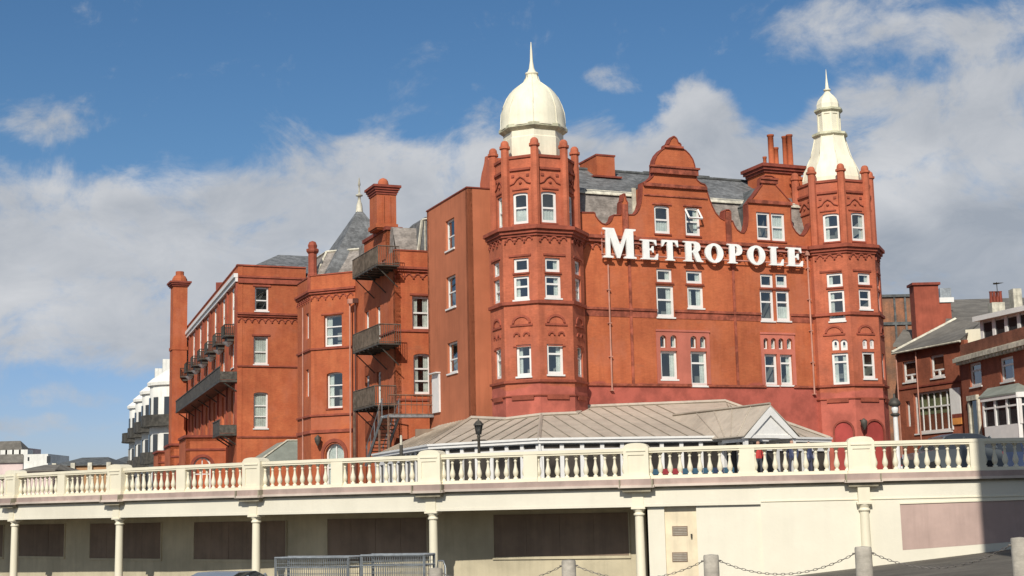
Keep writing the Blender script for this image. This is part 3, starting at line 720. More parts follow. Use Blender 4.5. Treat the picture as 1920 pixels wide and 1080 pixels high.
# ================================================================== HOTEL
hotel = empty('red_brick_hotel', (HO.x, HO.y, ZD), HANG)
tag(hotel, 'large red brick seaside hotel with two cream topped octagonal towers and curved gables', 'hotel')
ZBs, ZM, ZC = 6.22, 10.27, 14.17
def octa(C, R, z0, z1, b): b.prism([(C.x+R*math.cos(math.radians(-90+45*k)), C.y+R*math.sin(math.radians(-90+45*k))) for k in range(8)], z0, z1)
def oface(C, R, th): return Face((C.x+R*math.cos(math.radians(th)), C.y+R*math.sin(math.radians(th))), (C.x+R*math.cos(math.radians(th+45)), C.y+R*math.sin(math.radians(th+45))))
def tower(C, spec, arched_low):
    """spec[th] = list of (rect px..., bars, arch, curtain)"""
    body = MB(); trim = MB(); RL, RU = 2.50, 2.17
    for th in range(-180, 180, 45):
        FL, FU = oface(C, RL, th), oface(C, RU, th)
        ws = spec.get(th, [])
        lows = [w_ for w_ in ws if w_[0] == 'L']; ups = [w_ for w_ in ws if w_[0] == 'U']
        hl = []
        for tagc, r, bars, arch, cur, sill in lows: hl.append(window(hotel, FL, r, 0.125, bars, arch, cur, sill, depth=0.12))
        body.panel(FL, rect_loop(0, FL.L, ZD-0.3, ZC-0.1), hl, -0.3, 0.0, back=False)
        hu = [window(hotel, FU, r, 0.125, bars, arch, cur, sill, depth=0.12) for tagc, r, bars, arch, cur, sill in ups]
        body.panel(FU, rect_loop(0, FU.L, ZC-0.1, 18.0), hu, -0.3, 0.0)
        if th < 0 or th == 0:
            frieze(trim, FL, 0.15, FL.L-0.15, ZC-0.50, 0.16, 0.07, 0.15)
            # window head mouldings
            m_ = FL.L/2
            for zz in (12.62, 9.0): trim.box(FL, m_-0.62, m_+0.62, 0, 0.06, zz, zz+0.10)
            o = [(m_+0.52*math.cos(t*math.pi/10), 9.16+0.42*math.sin(t*math.pi/10)) for t in range(11)]+[(m_+0.40*math.cos(t*math.pi/10), 9.16+0.31*math.sin(t*math.pi/10)) for t in range(10, -1, -1)]
            trim.panel(FL, o, (), 0.002, 0.06)
            if not arched_low:
                for cx in (m_-0.27, m_+0.27):
                    o = [(cx+0.19*math.cos(t*math.pi/8), 8.5+0.2*math.sin(t*math.pi/8)) for t in range(9)]+[(cx+0.11*math.cos(t*math.pi/8), 8.5+0.12*math.sin(t*math.pi/8)) for t in range(8, -1, -1)]
                    trim.panel(FL, o, (), 0.002, 0.07)
                trim.box(FL, m_-0.48, m_+0.48, 0, 0.05, 7.93, 8.0)
            trim.box(FL, 0.35, FL.L-0.35, 0, 0.08, 5.22, 5.42)
            mu = FU.L/2
            trim.box(FU, 0.25, FU.L-0.25, 0, 0.10, 17.24, 17.36); trim.box(FU, 0.0, FU.L, 0, 0.07, 17.90, 18.04)
            trim.box(FU, mu-0.46, mu+0.46, 0, 0.06, 16.20, 16.27)
            for sg in (-1, 1):
                trim.tube([FU.p(mu+sg*0.58, 16.50, 0.03), FU.p(mu+sg*0.36, 16.58, 0.035), FU.p(mu+sg*0.2, 16.78, 0.035), FU.p(mu, 16.90, 0.035)], 0.04, 6)
                trim.box(FU, mu+sg*0.42-0.08, mu+sg*0.42+0.08, 0, 0.05, 16.90, 17.03)
            trim.lathe((FU.p(mu, 0, 0.03).x, FU.p(mu, 0, 0.03).y), [(0.02, 16.50), (0.08, 16.55), (0.08, 16.61), (0.02, 16.66)], 8)
    body.prism([(C.x+1.9*math.cos(math.radians(-90+45*k)), C.y+1.9*math.sin(math.radians(-90+45*k))) for k in range(8)], 17.6, 17.8)
    root = body.build('tower', M['terra_tower'], hotel)
    for R, z0, z1 in ((2.60, ZC-0.50, ZC-0.36), (2.70, ZC-0.36, ZC-0.18), (2.83, ZC-0.18, ZC), (2.62, ZM-0.14, ZM+0.02), (2.62, ZBs-0.12, ZBs), (2.58, 5.40-0.0, 5.46)):
        octa(C, R, z0, z1, trim)
    octa(C, 2.5, ZC, ZC+0.09, trim)
    trim.build('cornice', M['terra'], root)
    for k in range(8):
        t = math.radians(-90+45*k); b = MB(); capped_post(b, (C.x+(RU+0.02)*math.cos(t), C.y+(RU+0.02)*math.sin(t)), 0.225, ZC+0.09, 18.93); b.build('corner_post', M['terra_tower'], root)
    return root
CL = H(0, 0); CRt = H(19.2, 0.15)
def fr(C, R, th, px): return oface(C, R, th).rect(*px)
def cen(F, r):   # same window centred on another face
    w2 = (r[1]-r[0])/2*0.97; m_ = F.L/2; return (m_-w2, m_+w2, r[2], r[3])
A1 = fr(CL, 2.17, -135, (962, 361, 990, 420)); B1 = fr(CL, 2.17, -90, (1015, 359, 1043.5, 417.6))
A2 = fr(CL, 2.5, -135, (963, 484, 991, 511)); A3 = fr(CL, 2.5, -135, (963, 517.5, 992, 561.5))
B2 = fr(CL, 2.5, -90, (1022, 483.7, 1050, 510)); B3 = fr(CL, 2.5, -90, (1022, 516, 1052, 558.7))
A4 = fr(CL, 2.5, -135, (968.5, 646, 996, 705.5)); B4 = fr(CL, 2.5, -90, (1026, 645, 1056.5, 702))
FS = oface(CL, 2.5, -45); FSu = oface(CL, 2.17, -45)
side = [('U', cen(FSu, A1), (.5,), None, 'full', False), ('L', cen(FS, A2), (), None, 'full', False), ('L', cen(FS, A3), (.5,), None, 'full', False), ('L', cen(FS, A4), (.6,), None, 'full', False)]
tower(CL, {-135: [('U', A1, (.52,), 0.08, 'half', True), ('L', A2, (), None, 'none', True), ('L', A3, (.55,), None, 'left', 'w'), ('L', A4, (.62,), None, 'left', 'w')],
           -90: [('U', B1, (.48,), 0.08, 'half', True), ('L', B2, (), None, 'right', True), ('L', B3, (.62,), None, 'right', 'w'), ('L', B4, (.68,), None, 'right', 'w')],
           -45: side, -180: side}, False)
A1 = fr(CRt, 2.17, -135, (1543.5, 400, 1574, 453)); B1 = fr(CRt, 2.17, -90, (1597, 398.5, 1623, 452))
A2 = fr(CRt, 2.5, -135, (1550, 512, 1579.6, 538)); A3 = fr(CRt, 2.5, -135, (1553.7, 544, 1584, 601.7))
B2 = fr(CRt, 2.5, -90, (1609, 512, 1632, 534)); B3 = fr(CRt, 2.5, -90, (1611, 542, 1634, 579.5))
A4 = fr(CRt, 2.5, -135, (1561, 661.7, 1591.6, 721.8)); B4 = fr(CRt, 2.5, -90, (1618, 659.7, 1641.5, 709.6))
a4 = [fr(CRt, 2.5, -135, p) for p in ((1560, 636, 1573, 656.7), (1576, 636, 1589, 656.7))]; b4 = [fr(CRt, 2.5, -90, p) for p in ((1617.5, 636, 1627, 654), (1631, 636, 1640, 654))]
FS = oface(CRt, 2.5, -45); FSu = oface(CRt, 2.17, -45)
side = [('U', cen(FSu, A1), (.5,), None, 'half', False), ('L', cen(FS, A2), (), None, 'none', False), ('L', cen(FS, B3), (.5,), None, 'full', False), ('L', cen(FS, B4), (.6,), None, 'full', False)]
tower(CRt, {-135: [('U', A1, (.52,), 0.08, 'left', True), ('L', A2, (), None, 'left', True), ('L', A3, (.68,), None, 'left', 'w'), ('L', A4, (.72,), None, 'both', 'w')]+[('L', q, (), 0.16, 'half', False) for q in a4],
            -90: [('U', B1, (.48,), 0.10, 'right', True), ('L', B2, (), None, 'right', True), ('L', B3, (.5,), None, 'none', 'w'), ('L', B4, (.5,), None, 'left', 'w')]+[('L', q, (), 0.14, 'left', False) for q in b4],
            -45: side}, True)
# blind arches at the foot of the right tower
b = MB()
for th, px in ((-135, (1566, 791, 1600, 850)), (-90, (1623, 789, 1656, 850))):
    F = oface(CRt, 2.5, th); a0, a1, z0, z1 = F.rect(*px); z0 = ZD
    b.mi = 0; b.panel(F, arch_loop(a0-0.1, a1+0.1, z0, z1+0.1, (a1-a0)/2+0.1), [arch_loop(a0, a1, z0-0.0, z1, (a1-a0)/2)], 0.004, 0.09)
    b.mi = 1; b.panel(F, arch_loop(a0, a1, z0, z1, (a1-a0)/2), (), 0.002, 0.012)
b.build('blind_arch', [M['trim'], M['redpaint']], hotel)

# --- domes
def cream_top(C, drum, prof, name, spire, ribs=True):
    b = MB(); rot = math.radians(-90)
    b.lathe(C, drum, 8, rot, False); root = b.build('dome_drum', M['dome'], hotel)
    b = MB(); b.lathe(C, [(r*(0.985 if ribs else 1), z) for r, z in prof], 24 if ribs else 8, rot, ribs)
    rb = MB()
    for k in range(8):
        for off in (0,):
            t = rot+math.pi/4*k+off; rb.tube([(C.x+(r*(0.985 if ribs else 1)+0.005)*math.cos(t), C.y+(r*(0.985 if ribs else 1)+0.005)*math.sin(t), z) for r, z in prof], 0.03, 6)
        for fr_ in (1/3, 2/3):
            t0, t1 = rot+math.pi/4*k, rot+math.pi/4*(k+1)
            if ribs: rb.tube([(C.x+(r*0.985-0.004)*((1-fr_)*math.cos(t0)+fr_*math.cos(t1)), C.y+r*((1-fr_)*math.sin(t0)+fr_*math.sin(t1)), z) for r, z in prof], 0.010, 4)
    d = b.build('dome_shell', M['dome'], root); 
    if root: rb.build('dome_rib', M['dome'], root)
    b = MB(); b.lathe(C, spire, 12, 0, True); b.build('spire', M['dome'], root)
    return root
def zpx(C, y, x): return at_y(x, y, C.y).z
zy = lambda y: zpx(CL, y, 998)
pr = [(1.80, 247), (1.80, 243), (1.76, 238), (1.76, 228), (1.73, 214), (1.60, 199.5), (1.40, 184.7), (1.22, 176), (1.03, 169), (0.72, 161), (0.45, 155), (0.37, 149), (0.31, 142)]
cream_top(CL, [(1.66, 17.4), (1.66, zy(268)), (1.62, zy(266)), (1.62, zy(247))], [(r, zy(y)) for r, y in pr], 'onion', [(r, zy(y)) for r, y in [(0.30, 142), (0.36, 139.5), (0.36, 137.5), (0.24, 135.5), (0.15, 129), (0.085, 115), (0.06, 96), (0.02, 79)]])
b = MB(); b.lathe(CL, [(1.60, zy(256)), (1.86, zy(249.5)), (1.86, zy(244)), (1.70, zy(242))], 8, math.radians(-90), False); b.build('dome_eaves', M['domedirt'], hotel)
zy = lambda y: zpx(CRt, y, 1558)
S = CRt.y/2670
pr = [(1.74, 340), (1.60, 322), (1.44, 311), (1.25, 299), (1.12, 287), (1.00, 273), (0.93, 263), (0.91, 257)]
root = cream_top(CRt, [(1.79, 17.3), (1.76, zy(340))], [(r, zy(y)) for r, y in pr], 'tent', [(r, zy(y)) for r, y in [(0.12, 171), (0.22, 170), (0.22, 168), (0.11, 166.5), (0.05, 148), (0.012, 130)]], False)
b = MB(); rt = math.radians(-90)
b.lathe(CRt, [(0.66, zy(253)), (0.65, zy(211))], 8, rt, False)
for k in range(8):
    F = Face((CRt.x+0.70*math.cos(rt+math.pi/4*k), CRt.y+0.70*math.sin(rt+math.pi/4*k)), (CRt.x+0.70*math.cos(rt+math.pi/4*(k+1)), CRt.y+0.70*math.sin(rt+math.pi/4*(k+1))))
    b.panel(F, rect_loop(0, F.L, zy(252), zy(210)), [rect_loop(0.10, F.L-0.10, zy(247), zy(217))], -0.05, 0.0)
b.build('lantern', M['dome'], root)
b = MB(); b.lathe(CRt, [(0.90, zy(260.5)), (1.06, zy(256.5)), (1.06, zy(252.5)), (0.75, zy(251))], 8, rt, False); b.lathe(CRt, [(0.70, zy(214)), (0.85, zy(210)), (0.85, zy(206.5)), (0.68, zy(205))], 8, rt, False)
b.build('lantern_cornice', M['domedirt'], root)
b = MB(); b.lathe(CRt, [(0.68, zy(205)), (0.68, zy(197)), (0.60, zy(189)), (0.42, zy(182)), (0.25, zy(177)), (0.14, zy(172)), (0.12, zy(170))], 8, rt, False); b.build('lantern_cap', M['dome'], root)

# --- sea front facade
F0 = Face(H(0, -0.5), H(19.5, -0.5))
top = [(1089.7, 399), (1114, 399), (1116, 406), (1121, 413), (1128, 419.5), (1135.4, 421.5), (1142, 419), (1147, 413), (1150, 404), (1164.5, 403.5), (1165.5, 379), (1168, 376), (1170.4, 363), (1173, 376), (1175.5, 379), (1176, 403.5), (1189, 403), (1194, 399), (1199, 391), (1202, 379), (1203.6, 365), (1204.5, 343.5),
       (1211, 341), (1218, 337), (1224, 331), (1226, 326), (1226, 309), (1228, 300), (1232, 291), (1239, 283), (1248, 277), (1248.5, 272), (1254, 270), (1258, 261), (1263, 256), (1268, 260), (1271, 268), (1275.5, 270), (1276, 277), (1285, 283), (1292, 290), (1298, 299), (1301.8, 311), (1303.5, 329), (1306, 338), (1313, 344), (1322, 347),
       (1324, 356), (1328, 370), (1334, 386), (1341, 400), (1349, 409), (1357.7, 413.5), (1358.5, 397), (1361, 394), (1366.5, 394), (1369, 398), (1369.6, 414), (1373, 415), (1376, 423), (1381, 431), (1388, 436.5), (1394.7, 437.5), (1399, 431), (1402, 420), (1403, 405), (1402, 383), (1408, 375), (1417, 364), (1425, 352), (1428.8, 347), (1429, 334),
       (1435, 330), (1447, 331), (1453, 335), (1453.5, 348), (1459, 354), (1468, 364), (1476, 373), (1481, 378), (1481.5, 400), (1482, 414), (1485, 425), (1491, 435), (1498, 441.5), (1506, 442.5), (1512, 436), (1517, 427), (1519.5, 418)]
out = [F0.hit(x, y) for x, y in top]
a_l, a_r = out[0][0]-0.3, out[-1][0]+0.4
outline = [(a_l, ZD-0.3), (a_r, ZD-0.3), (a_r, out[-1][1])]+out[::-1]+[(a_l, out[0][1])]
win = [((1227, 385.4, 1256, 438), (.5,), .08, 'half'), ((1285, 389, 1312.5, 442), (.5,), .10, 'right'), ((1419, 397.8, 1444.5, 450), (.48,), None, 'none'), ((1446.7, 400, 1472, 452), (.5,), None, 'full'),
       ((1231, 504, 1260, 529), (), None, 'right'), ((1231, 535.4, 1263.8, 594.3), (.55,), None, 'right'), ((1286.6, 507.7, 1316.7, 531.7), (), None, 'right'), ((1289, 537.8, 1319, 577.5), (), None, 'both'),
       ((1425.7, 513.7, 1449.8, 539), (), None, 'none'), ((1454.6, 514, 1476, 539), (), None, 'half'), ((1425.7, 543.8, 1451, 601.5), (.62,), None, 'none'), ((1455.8, 545, 1481, 601.5), (.62,), None, 'half'),
       ((1238.5, 658, 1270, 711), (), None, 'right'), ((1295, 659, 1326, 723), (.66,), None, 'right'), ((1434, 664, 1457.5, 722), (.62,), None, 'none'), ((1463, 665, 1486, 722), (.72,), None, 'right')]
arcs = [(1237, 628.5, 1249, 652), (1256.5, 628.5, 1268.5, 652), (1294, 630, 1306, 653), (1312, 630.5, 1324, 653), (1431, 634, 1440, 654.5), (1445, 634, 1454.5, 654.5), (1459, 634.5, 1469, 655), (1474.5, 634.5, 1485, 655)]
holes = []
for px, bars, arch, cur in win:
    r = F0.rect(*px); holes.append(window(hotel, F0, r, 0.125, bars, arch, cur, 'w' if px[1] > 500 and px[3] > 570 else True, depth=0.12))
arc_r = [F0.rect(*px) for px in arcs]
for i, r in enumerate(arc_r): holes.append(window(hotel, F0, r, 0.055, (), (r[1]-r[0])/2, 'right' if i % 2 else 'left', False))
b = MB(); b.panel(F0, outline, holes, -0.42, 0.0); b.build('sea_front_wall', M['brick'], hotel)
# salmon painted surrounds of the low windows
for (x0, y0, x1, y1), ids, ai in (((1231, 619, 1331, 722), (12, 13), (0, 1, 2, 3)), ((1427, 624, 1491, 723), (14, 15), (4, 5, 6, 7))):
    b = MB(); r = F0.rect(x0, y0, x1, y1); z0 = ZBs+0.02
    hs_ = [rect_loop(*F0.rect(*win[i][0])) for i in ids]; hs_ = [[(a, max(z, z0+0.02)) for a, z in h] for h in hs_]
    b.panel(F0, rect_loop(r[0], r[1], z0, r[3]), hs_+[holes[16+i] for i in ai], 0.002, 0.045)
    b.box(F0, r[0]-0.03, r[1]+0.03, 0.045, 0.09, r[3]-0.1, r[3])
    b.build('window_surround', M['salmon'], hotel)
# strings, cornice, strips
b = MB()
def zf(x, y): return F0.hit(x, y)[1]
zc0 = ZC+0.02
b.box(F0, a_l, a_r, 0, 0.26, zc0-0.16, zc0+0.02); b.box(F0, a_l, a_r, 0, 0.16, zc0-0.34, zc0-0.16)
frieze(b, F0, a_l+0.4, a_r-0.4, zc0-0.40, 0.16, 0.06, 0.16)
lows = sorted([F0.rect(*win[i][0])[:2] for i in (5, 10, 11)]); segs = [(a_l, lows[0][0]), (lows[0][1], lows[1][0]), (lows[2][1], a_r)]
for s0, s1 in segs: b.box(F0, s0, s1, 0, 0.09, ZM-0.10, ZM+0.03); b.box(F0, s0, s1, 0, 0.025, ZM-0.46, ZM-0.10)
lows = sorted([F0.rect(*win[i][0])[:2] for i in (13, 14, 15)]); segs = [(a_l, lows[0][0]), (lows[0][1], lows[1][0]), (lows[2][1], a_r)]
for s0, s1 in segs: b.box(F0, s0, s1, 0, 0.10, ZBs-0.12, ZBs)
for x in (1183, 1378, 1531):
    a = F0.hit(x, 600)[0]; b.box(F0, a-0.075, a+0.075, 0.0, 0.06, ZBs+0.003, ZC-0.33)
for x0, x1, y, h, d in ((1206, 1324, 350, .18, .14), (1207, 1326, 369, .07, .06), (1219, 1307, 322, .34, .16), (1217, 1309, 315, .10, .24), (1401, 1484, 380, .20, .12), (1424, 1457, 341, .2, .10), (1424, 1457, 336, .1, .18), (1245, 1280, 276, .12, .12)):
    r0 = F0.hit(x0, y)[0]; r1 = F0.hit(x1, y)[0]; z = F0.hit((x0+x1)/2, y)[1]; b.box(F0, r0, r1, 0.0, d, z-h/2, z+h/2)
for px in (win[0][0], win[1][0]):
    r = F0.rect(*px); b.box(F0, r[0]-0.12, r[1]+0.12, 0, 0.06, r[3]+0.03, r[3]+0.12)
for i in (4, 6, 8, 9): r = F0.rect(*win[i][0]); b.box(F0, r[0]-0.1, r[1]+0.1, 0, 0.05, r[2]-0.13, r[2]-0.06)
for x, yt in ((1170.5, 384), (1363.5, 398)):
    a, z = F0.hit(x, yt); b.box(F0, a-0.16, a+0.16, 0.0, 0.12, ZC+0.05, z)
b.build('facade_moulding', M['string'], hotel)
# coping on the curved gables
b = MB(); pts = [F0.p(a, z+0.015, -0.18) for a, z in out]
for i in range(len(pts)-1):
    (a0, z0), (a1, z1) = out[i], out[i+1]
    if abs(a1-a0)+abs(z1-z0) > 0.02:
        nx, nz = -(z1-z0), (a1-a0); l_ = math.hypot(nx, nz); nx, nz = nx/l_*0.05, nz/l_*0.05
        b.hexa([F0.p(a0, z0, 0.05), F0.p(a1, z1, 0.05), F0.p(a1, z1, -0.46), F0.p(a0, z0, -0.46), F0.p(a0+nx, z0+nz, 0.05), F0.p(a1+nx, z1+nz, 0.05), F0.p(a1+nx, z1+nz, -0.46), F0.p(a0+nx, z0+nz, -0.46)])
b.build('gable_coping', M['trim'], hotel)
# opened top sash of the right window in the big gable
r = F0.rect(*win[1][0]); sa = MB(); zt = r[3]-0.02; zb = (r[2]+r[3])/2
p = [F0.p(r[0]+.06, zt, -.12), F0.p(r[1]-.06, zt, -.12), F0.p(r[1]-.06, zb+.12, .38), F0.p(r[0]+.06, zb+.12, .38)]
for i in range(4): sa.bar(p[i], p[(i+1) % 4], 0.09)
sa.build('open_sash', M['white'], hotel)
# drainpipes on the facade
def pipe(F, pts, d, mt, r=0.05, hopper=True):
    b = MB(); P = [F.hit(x, y) for x, y in pts]; a = sum(q[0] for q in P)/len(P); zs = [q[1] for q in P]
    b.tube([F.p(a, min(zs), d), F.p(a, max(zs), d)], r, 8)
    if hopper: b.box(F, a-0.12, a+0.12, d-0.08, d+0.1, max(zs), max(zs)+0.25)
    z = min(zs)
    while z < max(zs): b.box(F, a-0.09, a+0.09, 0, d+0.06, z, z+0.05); z += 1.8
    b.build('drainpipe', mt, hotel)
pipe(F0, [(1138, 497), (1146, 733)], 0.13, M['pipe'], 0.045, False)
pipe(F0, [(1513, 480), (1523, 740)], 0.13, M['pipe'], 0.05)
# body of the main block behind the facade
b = MB()
def pl(*q): return [H(u, v) for u, v in q]
b.prism([tuple(p) for p in pl((-1.5, 1.9), (20.9, 1.9), (20.9, 22), (-1.5, 22))], ZD, ZC); b.build('rear_block', M['brick_plain'], hotel)
# roofs
b = MB(); b.mi = 0
b.slab([H(1.4, -0.05, ZC-0.1), H(18.2, -0.05, ZC-0.1), H(18.2, 0.8, 16.92), H(1.4, 0.8, 16.92)], 0.12); b.mi = 1
b.slab([H(1.0, 0.78, 16.98), H(18.6, 0.78, 16.98), H(18.0, 4.5, 19.08), H(1.6, 4.5, 19.08)], 0.12)
b.slab([H(1.6, 4.5, 19.08), H(18.0, 4.5, 19.08), H(18.6, 9.5, 15.5), H(1.0, 9.5, 15.5)], 0.12)
b.mi = 2; b.slab([H(1.3, 0.62, 16.80), H(18.3, 0.62, 16.80), H(18.3, 0.88, 17.06), H(1.3, 0.88, 17.06)], 0.05)
rt_ = b.build('main_roof', [M['slate_light'], M['slate'], M['leadcream']], hotel)
b = MB(); FR = Face(H(0, 4.5), H(19, 4.5)); b.tube([H(1.6, 4.5, 19.12), H(18, 4.5, 19.12)], 0.1, 8)
for i in range(14):
    u = 1.9+i*1.18; b.box(FR, u, u+0.9, -0.1, 0.1, 19.1, 19.2+0.06*(i % 3 == 0))
b.build('ridge_tiles', M['slate_dark'], rt_)
# cross roof behind the big gable and its flanks
aL, aR = F0.hit(1207, 345)[0], F0.hit(1322, 350)[0]; zg = F0.hit(1265, 347)[1]
b = MB(); am = (aL+aR)/2
b.slab([H(aL, 0.0, zg-0.1), H(am, 0.0, zg+1.15), H(am, 4.6, zg+1.15), H(aL, 4.6, zg-0.1)], 0.1); b.slab([H(am, 0.0, zg+1.15), H(aR, 0.0, zg-0.1), H(aR, 4.6, zg-0.1), H(am, 4.6, zg+1.15)], 0.1)
b.mi = 1; Fq = Face(H(aL, 3.5), H(aL, -0.1)); b.box(Fq, 0, Fq.L, -0.1, 0.0, ZC, zg-0.2)
b.mi = 2; Fz = Face(H(aL-0.25, 0.45), H(aL+0.0, 0.45)); b.box(Fz, 0, .22, -.05, 0.05, zg-1.9, zg-0.1)
aL2, aR2 = F0.hit(1403, 383)[0], F0.hit(1481, 383)[0]; zg2 = F0.hit(1440, 385)[1]; am2 = (aL2+aR2)/2
b.mi = 0; b.slab([H(aL2, 0.0, zg2), H(am2, 0.0, zg2+1.3), H(am2, 3.5, zg2+1.3), H(aL2, 3.5, zg2)], 0.1); b.slab([H(am2, 0.0, zg2+1.3), H(aR2, 0.0, zg2), H(aR2, 3.5, zg2), H(am2, 3.5, zg2+1.3)], 0.1)
b.mi = 0; Fq = Face(H(aL2, 2.5), H(aL2, -0.1)); b.box(Fq, 0, Fq.L, -0.1, 0.0, ZC, zg2)
b.build('gable_roof', [M['slate_dark'], M['brick_plain'], M['leadcream']], rt_)
# chimneys on the main roof
FK = Face(H(0, 3.2), H(19, 3.2))
def chimney(F, px, depth, cap=True, pots=(), taper=0.0, mt='brick_plain'):
    a0, a1, z0, z1 = F.rect(*px); b = MB(); b.box(F, a0, a1, -depth, 0, z0, z1); c = b.build('chimney', M[mt], hotel)
    if cap:
        b = MB()
        for k, (e_, h) in enumerate(((0.10, -0.45), (0.2, -0.3), (0.3, -0.13))): b.box(F, a0-e_, a1+e_, -depth-e_, e_, z1+h, z1+h+0.15+0.02*k)
        b.build('chimney_cap', M['trim'], c)
    for (x0, x1, y0, d) in pots:
        q0, q1, _, zz = F.rect(x0, y0, x1, 300, d); P = F.p((q0+q1)/2, 0, d); r = (q1-q0)/2
        b = MB(); b.lathe((P.x, P.y), [(r*1.15, z1-0.02), (r*1.1, z1+0.15), (r*0.88, z1+0.2), (r*0.85, zz-0.12), (r*1.05, zz-0.1), (r*1.05, zz)], 10); b.build('chimney_pot', M['brick_plain'], c)
    return c
chimney(FK, (1119, 293, 1153, 345), 2.3, False)
b = MB(); a0, a1, z0, z1 = FK.rect(1119, 293, 1153, 345)
b.box(FK, a0-0.04, a1+0.04, -2.34, 0.04, z1, z1+0.1); b.box(FK, a0-0.3, a1+0.35, -0.5, 0.2, z0+0.35, z0+0.45); b.build('chimney_flashing', M['trim'], hotel)
FK2 = Face(H(0, 1.9), H(19, 1.9))
chimney(FK2, (1436, 312, 1504, 420), 1.9, True, [(1440, 1451, 253, -0.3), (1450.5, 1459.5, 277, -0.5), (1467, 1476, 256, -0.9), (1475.5, 1486, 253, -0.35), (1430.5, 1437, 294, -1.2)])
b = MB(); a0, a1, z0, z1 = FK2.rect(1487, 334, 1507, 400, 0.5); b.box(FK2, a0, a1, 0.35, 0.7, z0, z1-0.15); b.box(FK2, a0-0.07, a1+0.07, 0.28, 0.77, z1-0.15, z1)
a0, a1, z0, z1 = FK2.rect(1499, 352, 1519, 420, 0.8); b.box(FK2, a0, a1+0.3, 0.72, 0.98, z0, z1); b.build('parapet_pier', M['brick_plain'], hotel)

# --- plain rendered stair block
FBs = Face(H(-3.0, 9.0), H(-3.0, 2.3)); FBf = Face(H(-3.0, 2.3), H(0.5, 2.3))
def fhit(F, px): return F.rect(*px)
bw = []
for px, bars in (((835.5, 411, 852, 468), (.45,)), ((836.7, 517, 854.5, 577), (.5,)), ((839, 641, 858, 699), (.45,))):
    r = fhit(FBs, px); bw.append(window(hotel, FBs, r, 0.09, bars, None, 'none', 'w'))
zt = 17.02
b = MB(); b.panel(FBs, rect_loop(0, FBs.L, ZD, zt), bw, -0.3, 0); b.panel(FBf, rect_loop(0, FBf.L, ZD, zt), (), -0.3, 0)
Fbk = Face(H(0.5, 9.0), H(-3.0, 9.0)); b.panel(Fbk, rect_loop(0, Fbk.L, ZD, zt), (), -0.3, 0); b.prism([tuple(p) for p in pl((-2.9, 2.4), (0.4, 2.4), (0.4, 8.9), (-2.9, 8.9))], zt-0.4, zt-0.2)
blk = b.build('stair_block', M['render'], hotel)
b = MB(); b.box(FBs, -0.04, FBs.L+0.04, -0.34, 0.05, zt, zt+0.07); b.box(FBf, 0.0, FBf.L, -0.34, 0.05, zt, zt+0.068); b.build('coping', M['trim'], blk)
r = fhit(FBs, (813, 701, 826, 774)); b = MB(); b.box(FBs, r[0], r[1], 0.002, 0.10, r[2], r[3]); b.box(FBs, r[0]-0.05, r[1]+0.05, 0.002, 0.30, r[3], r[3]+0.06); b.build('exit_door', M['white'], blk)
# parapet gable peeping out behind the left tower
Fg = Face(H(-1.2, 9.0), H(-1.2, 1.4)); b = MB()
q = [Fg.hit(x, y) for x, y in ((900, 345), (903, 325), (905, 318), (908, 305), (909, 294), (914, 292), (916, 300), (926, 296), (934, 296), (934, 345))]
b.panel(Fg, [(q[0][0], 14.0), (q[-1][0], 14.0)]+q[::-1][:0]+q[::-1], (), -0.35, 0); b.build('side_gable', M['terra_tower'], hotel)

# --- recess wall between stair block and fire escape
FRc = Face(H(-4.42, 10.8), H(-1.5, 10.8))
hs_ = []
r = FRc.rect(773, 555.6, 807, 616.7); hs_.append(window(hotel, FRc, r, 0.12, (.5,), None, 'both', True, depth=0.2))
r = FRc.rect(775.6, 663, 808, 739); hs_.append(window(hotel, FRc, r, 0.12, (.33, .63), 0.15, 'both', True, depth=0.2))
b = MB(); b.panel(FRc, rect_loop(0, FRc.L, ZD, 14.98), hs_, -0.35, 0); b.build('recess_wall', M['brick_plain'], hotel)
def cornice(b, F, a0, a1, z, fz=True):
    b.box(F, a0, a1, 0, 0.22, z-0.10, z+0.04); b.box(F, a0, a1, 0, 0.13, z-0.24, z-0.10)
    if fz: frieze(b, F, a0+0.1, a1-0.1, z-0.32, 0.16, 0.06, 0.16)
b = MB(); cornice(b, FRc, -0.1, FRc.L, 13.98); b.box(FRc, 0, FRc.L, 0, 0.08, ZM-0.12, ZM); b.box(FRc, 0, FRc.L, 0, 0.08, 6.1, 6.22); b.box(FRc, -0.03, FRc.L, -0.38, 0.05, 14.98, 15.06)
r = FRc.rect(773, 555.6, 807, 616.7); b.box(FRc, r[0]-0.15, r[1]+0.1, 0, 0.05, r[3]+0.04, r[3]+0.16); b.build('recess_moulding', M['terra'], hotel)
# mansard and dormer cheek above the recess
b = MB(); b.slab([H(-4.2, 10.95, 14.7), H(-1.4, 10.95, 14.7), H(-1.4, 11.9, 16.6), H(-4.2, 11.9, 16.6)], 0.1); b.slab([H(-4.2, 11.9, 16.6), H(-1.4, 11.9, 16.6), H(-1.4, 16, 17.3), H(-4.2, 16, 17.3)], 0.1)
b.slab([H(-4.3, 11.0, 14.7), H(-4.2, 11.9, 16.6), H(-4.2, 19, 16.6), H(-4.3, 19, 14.7)], 0.1)
mn = b.build('recess_roof', M['slate_light'], hotel)
b = MB(); Fm = Face(H(-2.95, 11.0), H(-1.5, 11.0)); b.panel(Fm, [(0.0, 14.8), (1.4, 14.8), (1.4, 17.2), (0.55, 17.15), (0.3, 16.9)], (), -2.5, 0.0); b.mi = 1
b.bar(Fm.p(0.02, 14.8, 0.03), Fm.p(0.32, 16.95, 0.03), 0.12); b.bar(Fm.p(0.32, 16.95, 0.03), Fm.p(1.4, 17.2, 0.03), 0.09); b.bar(Fm.p(0.5, 14.8, 0.03), Fm.p(0.5, 16.9, 0.03), 0.06)
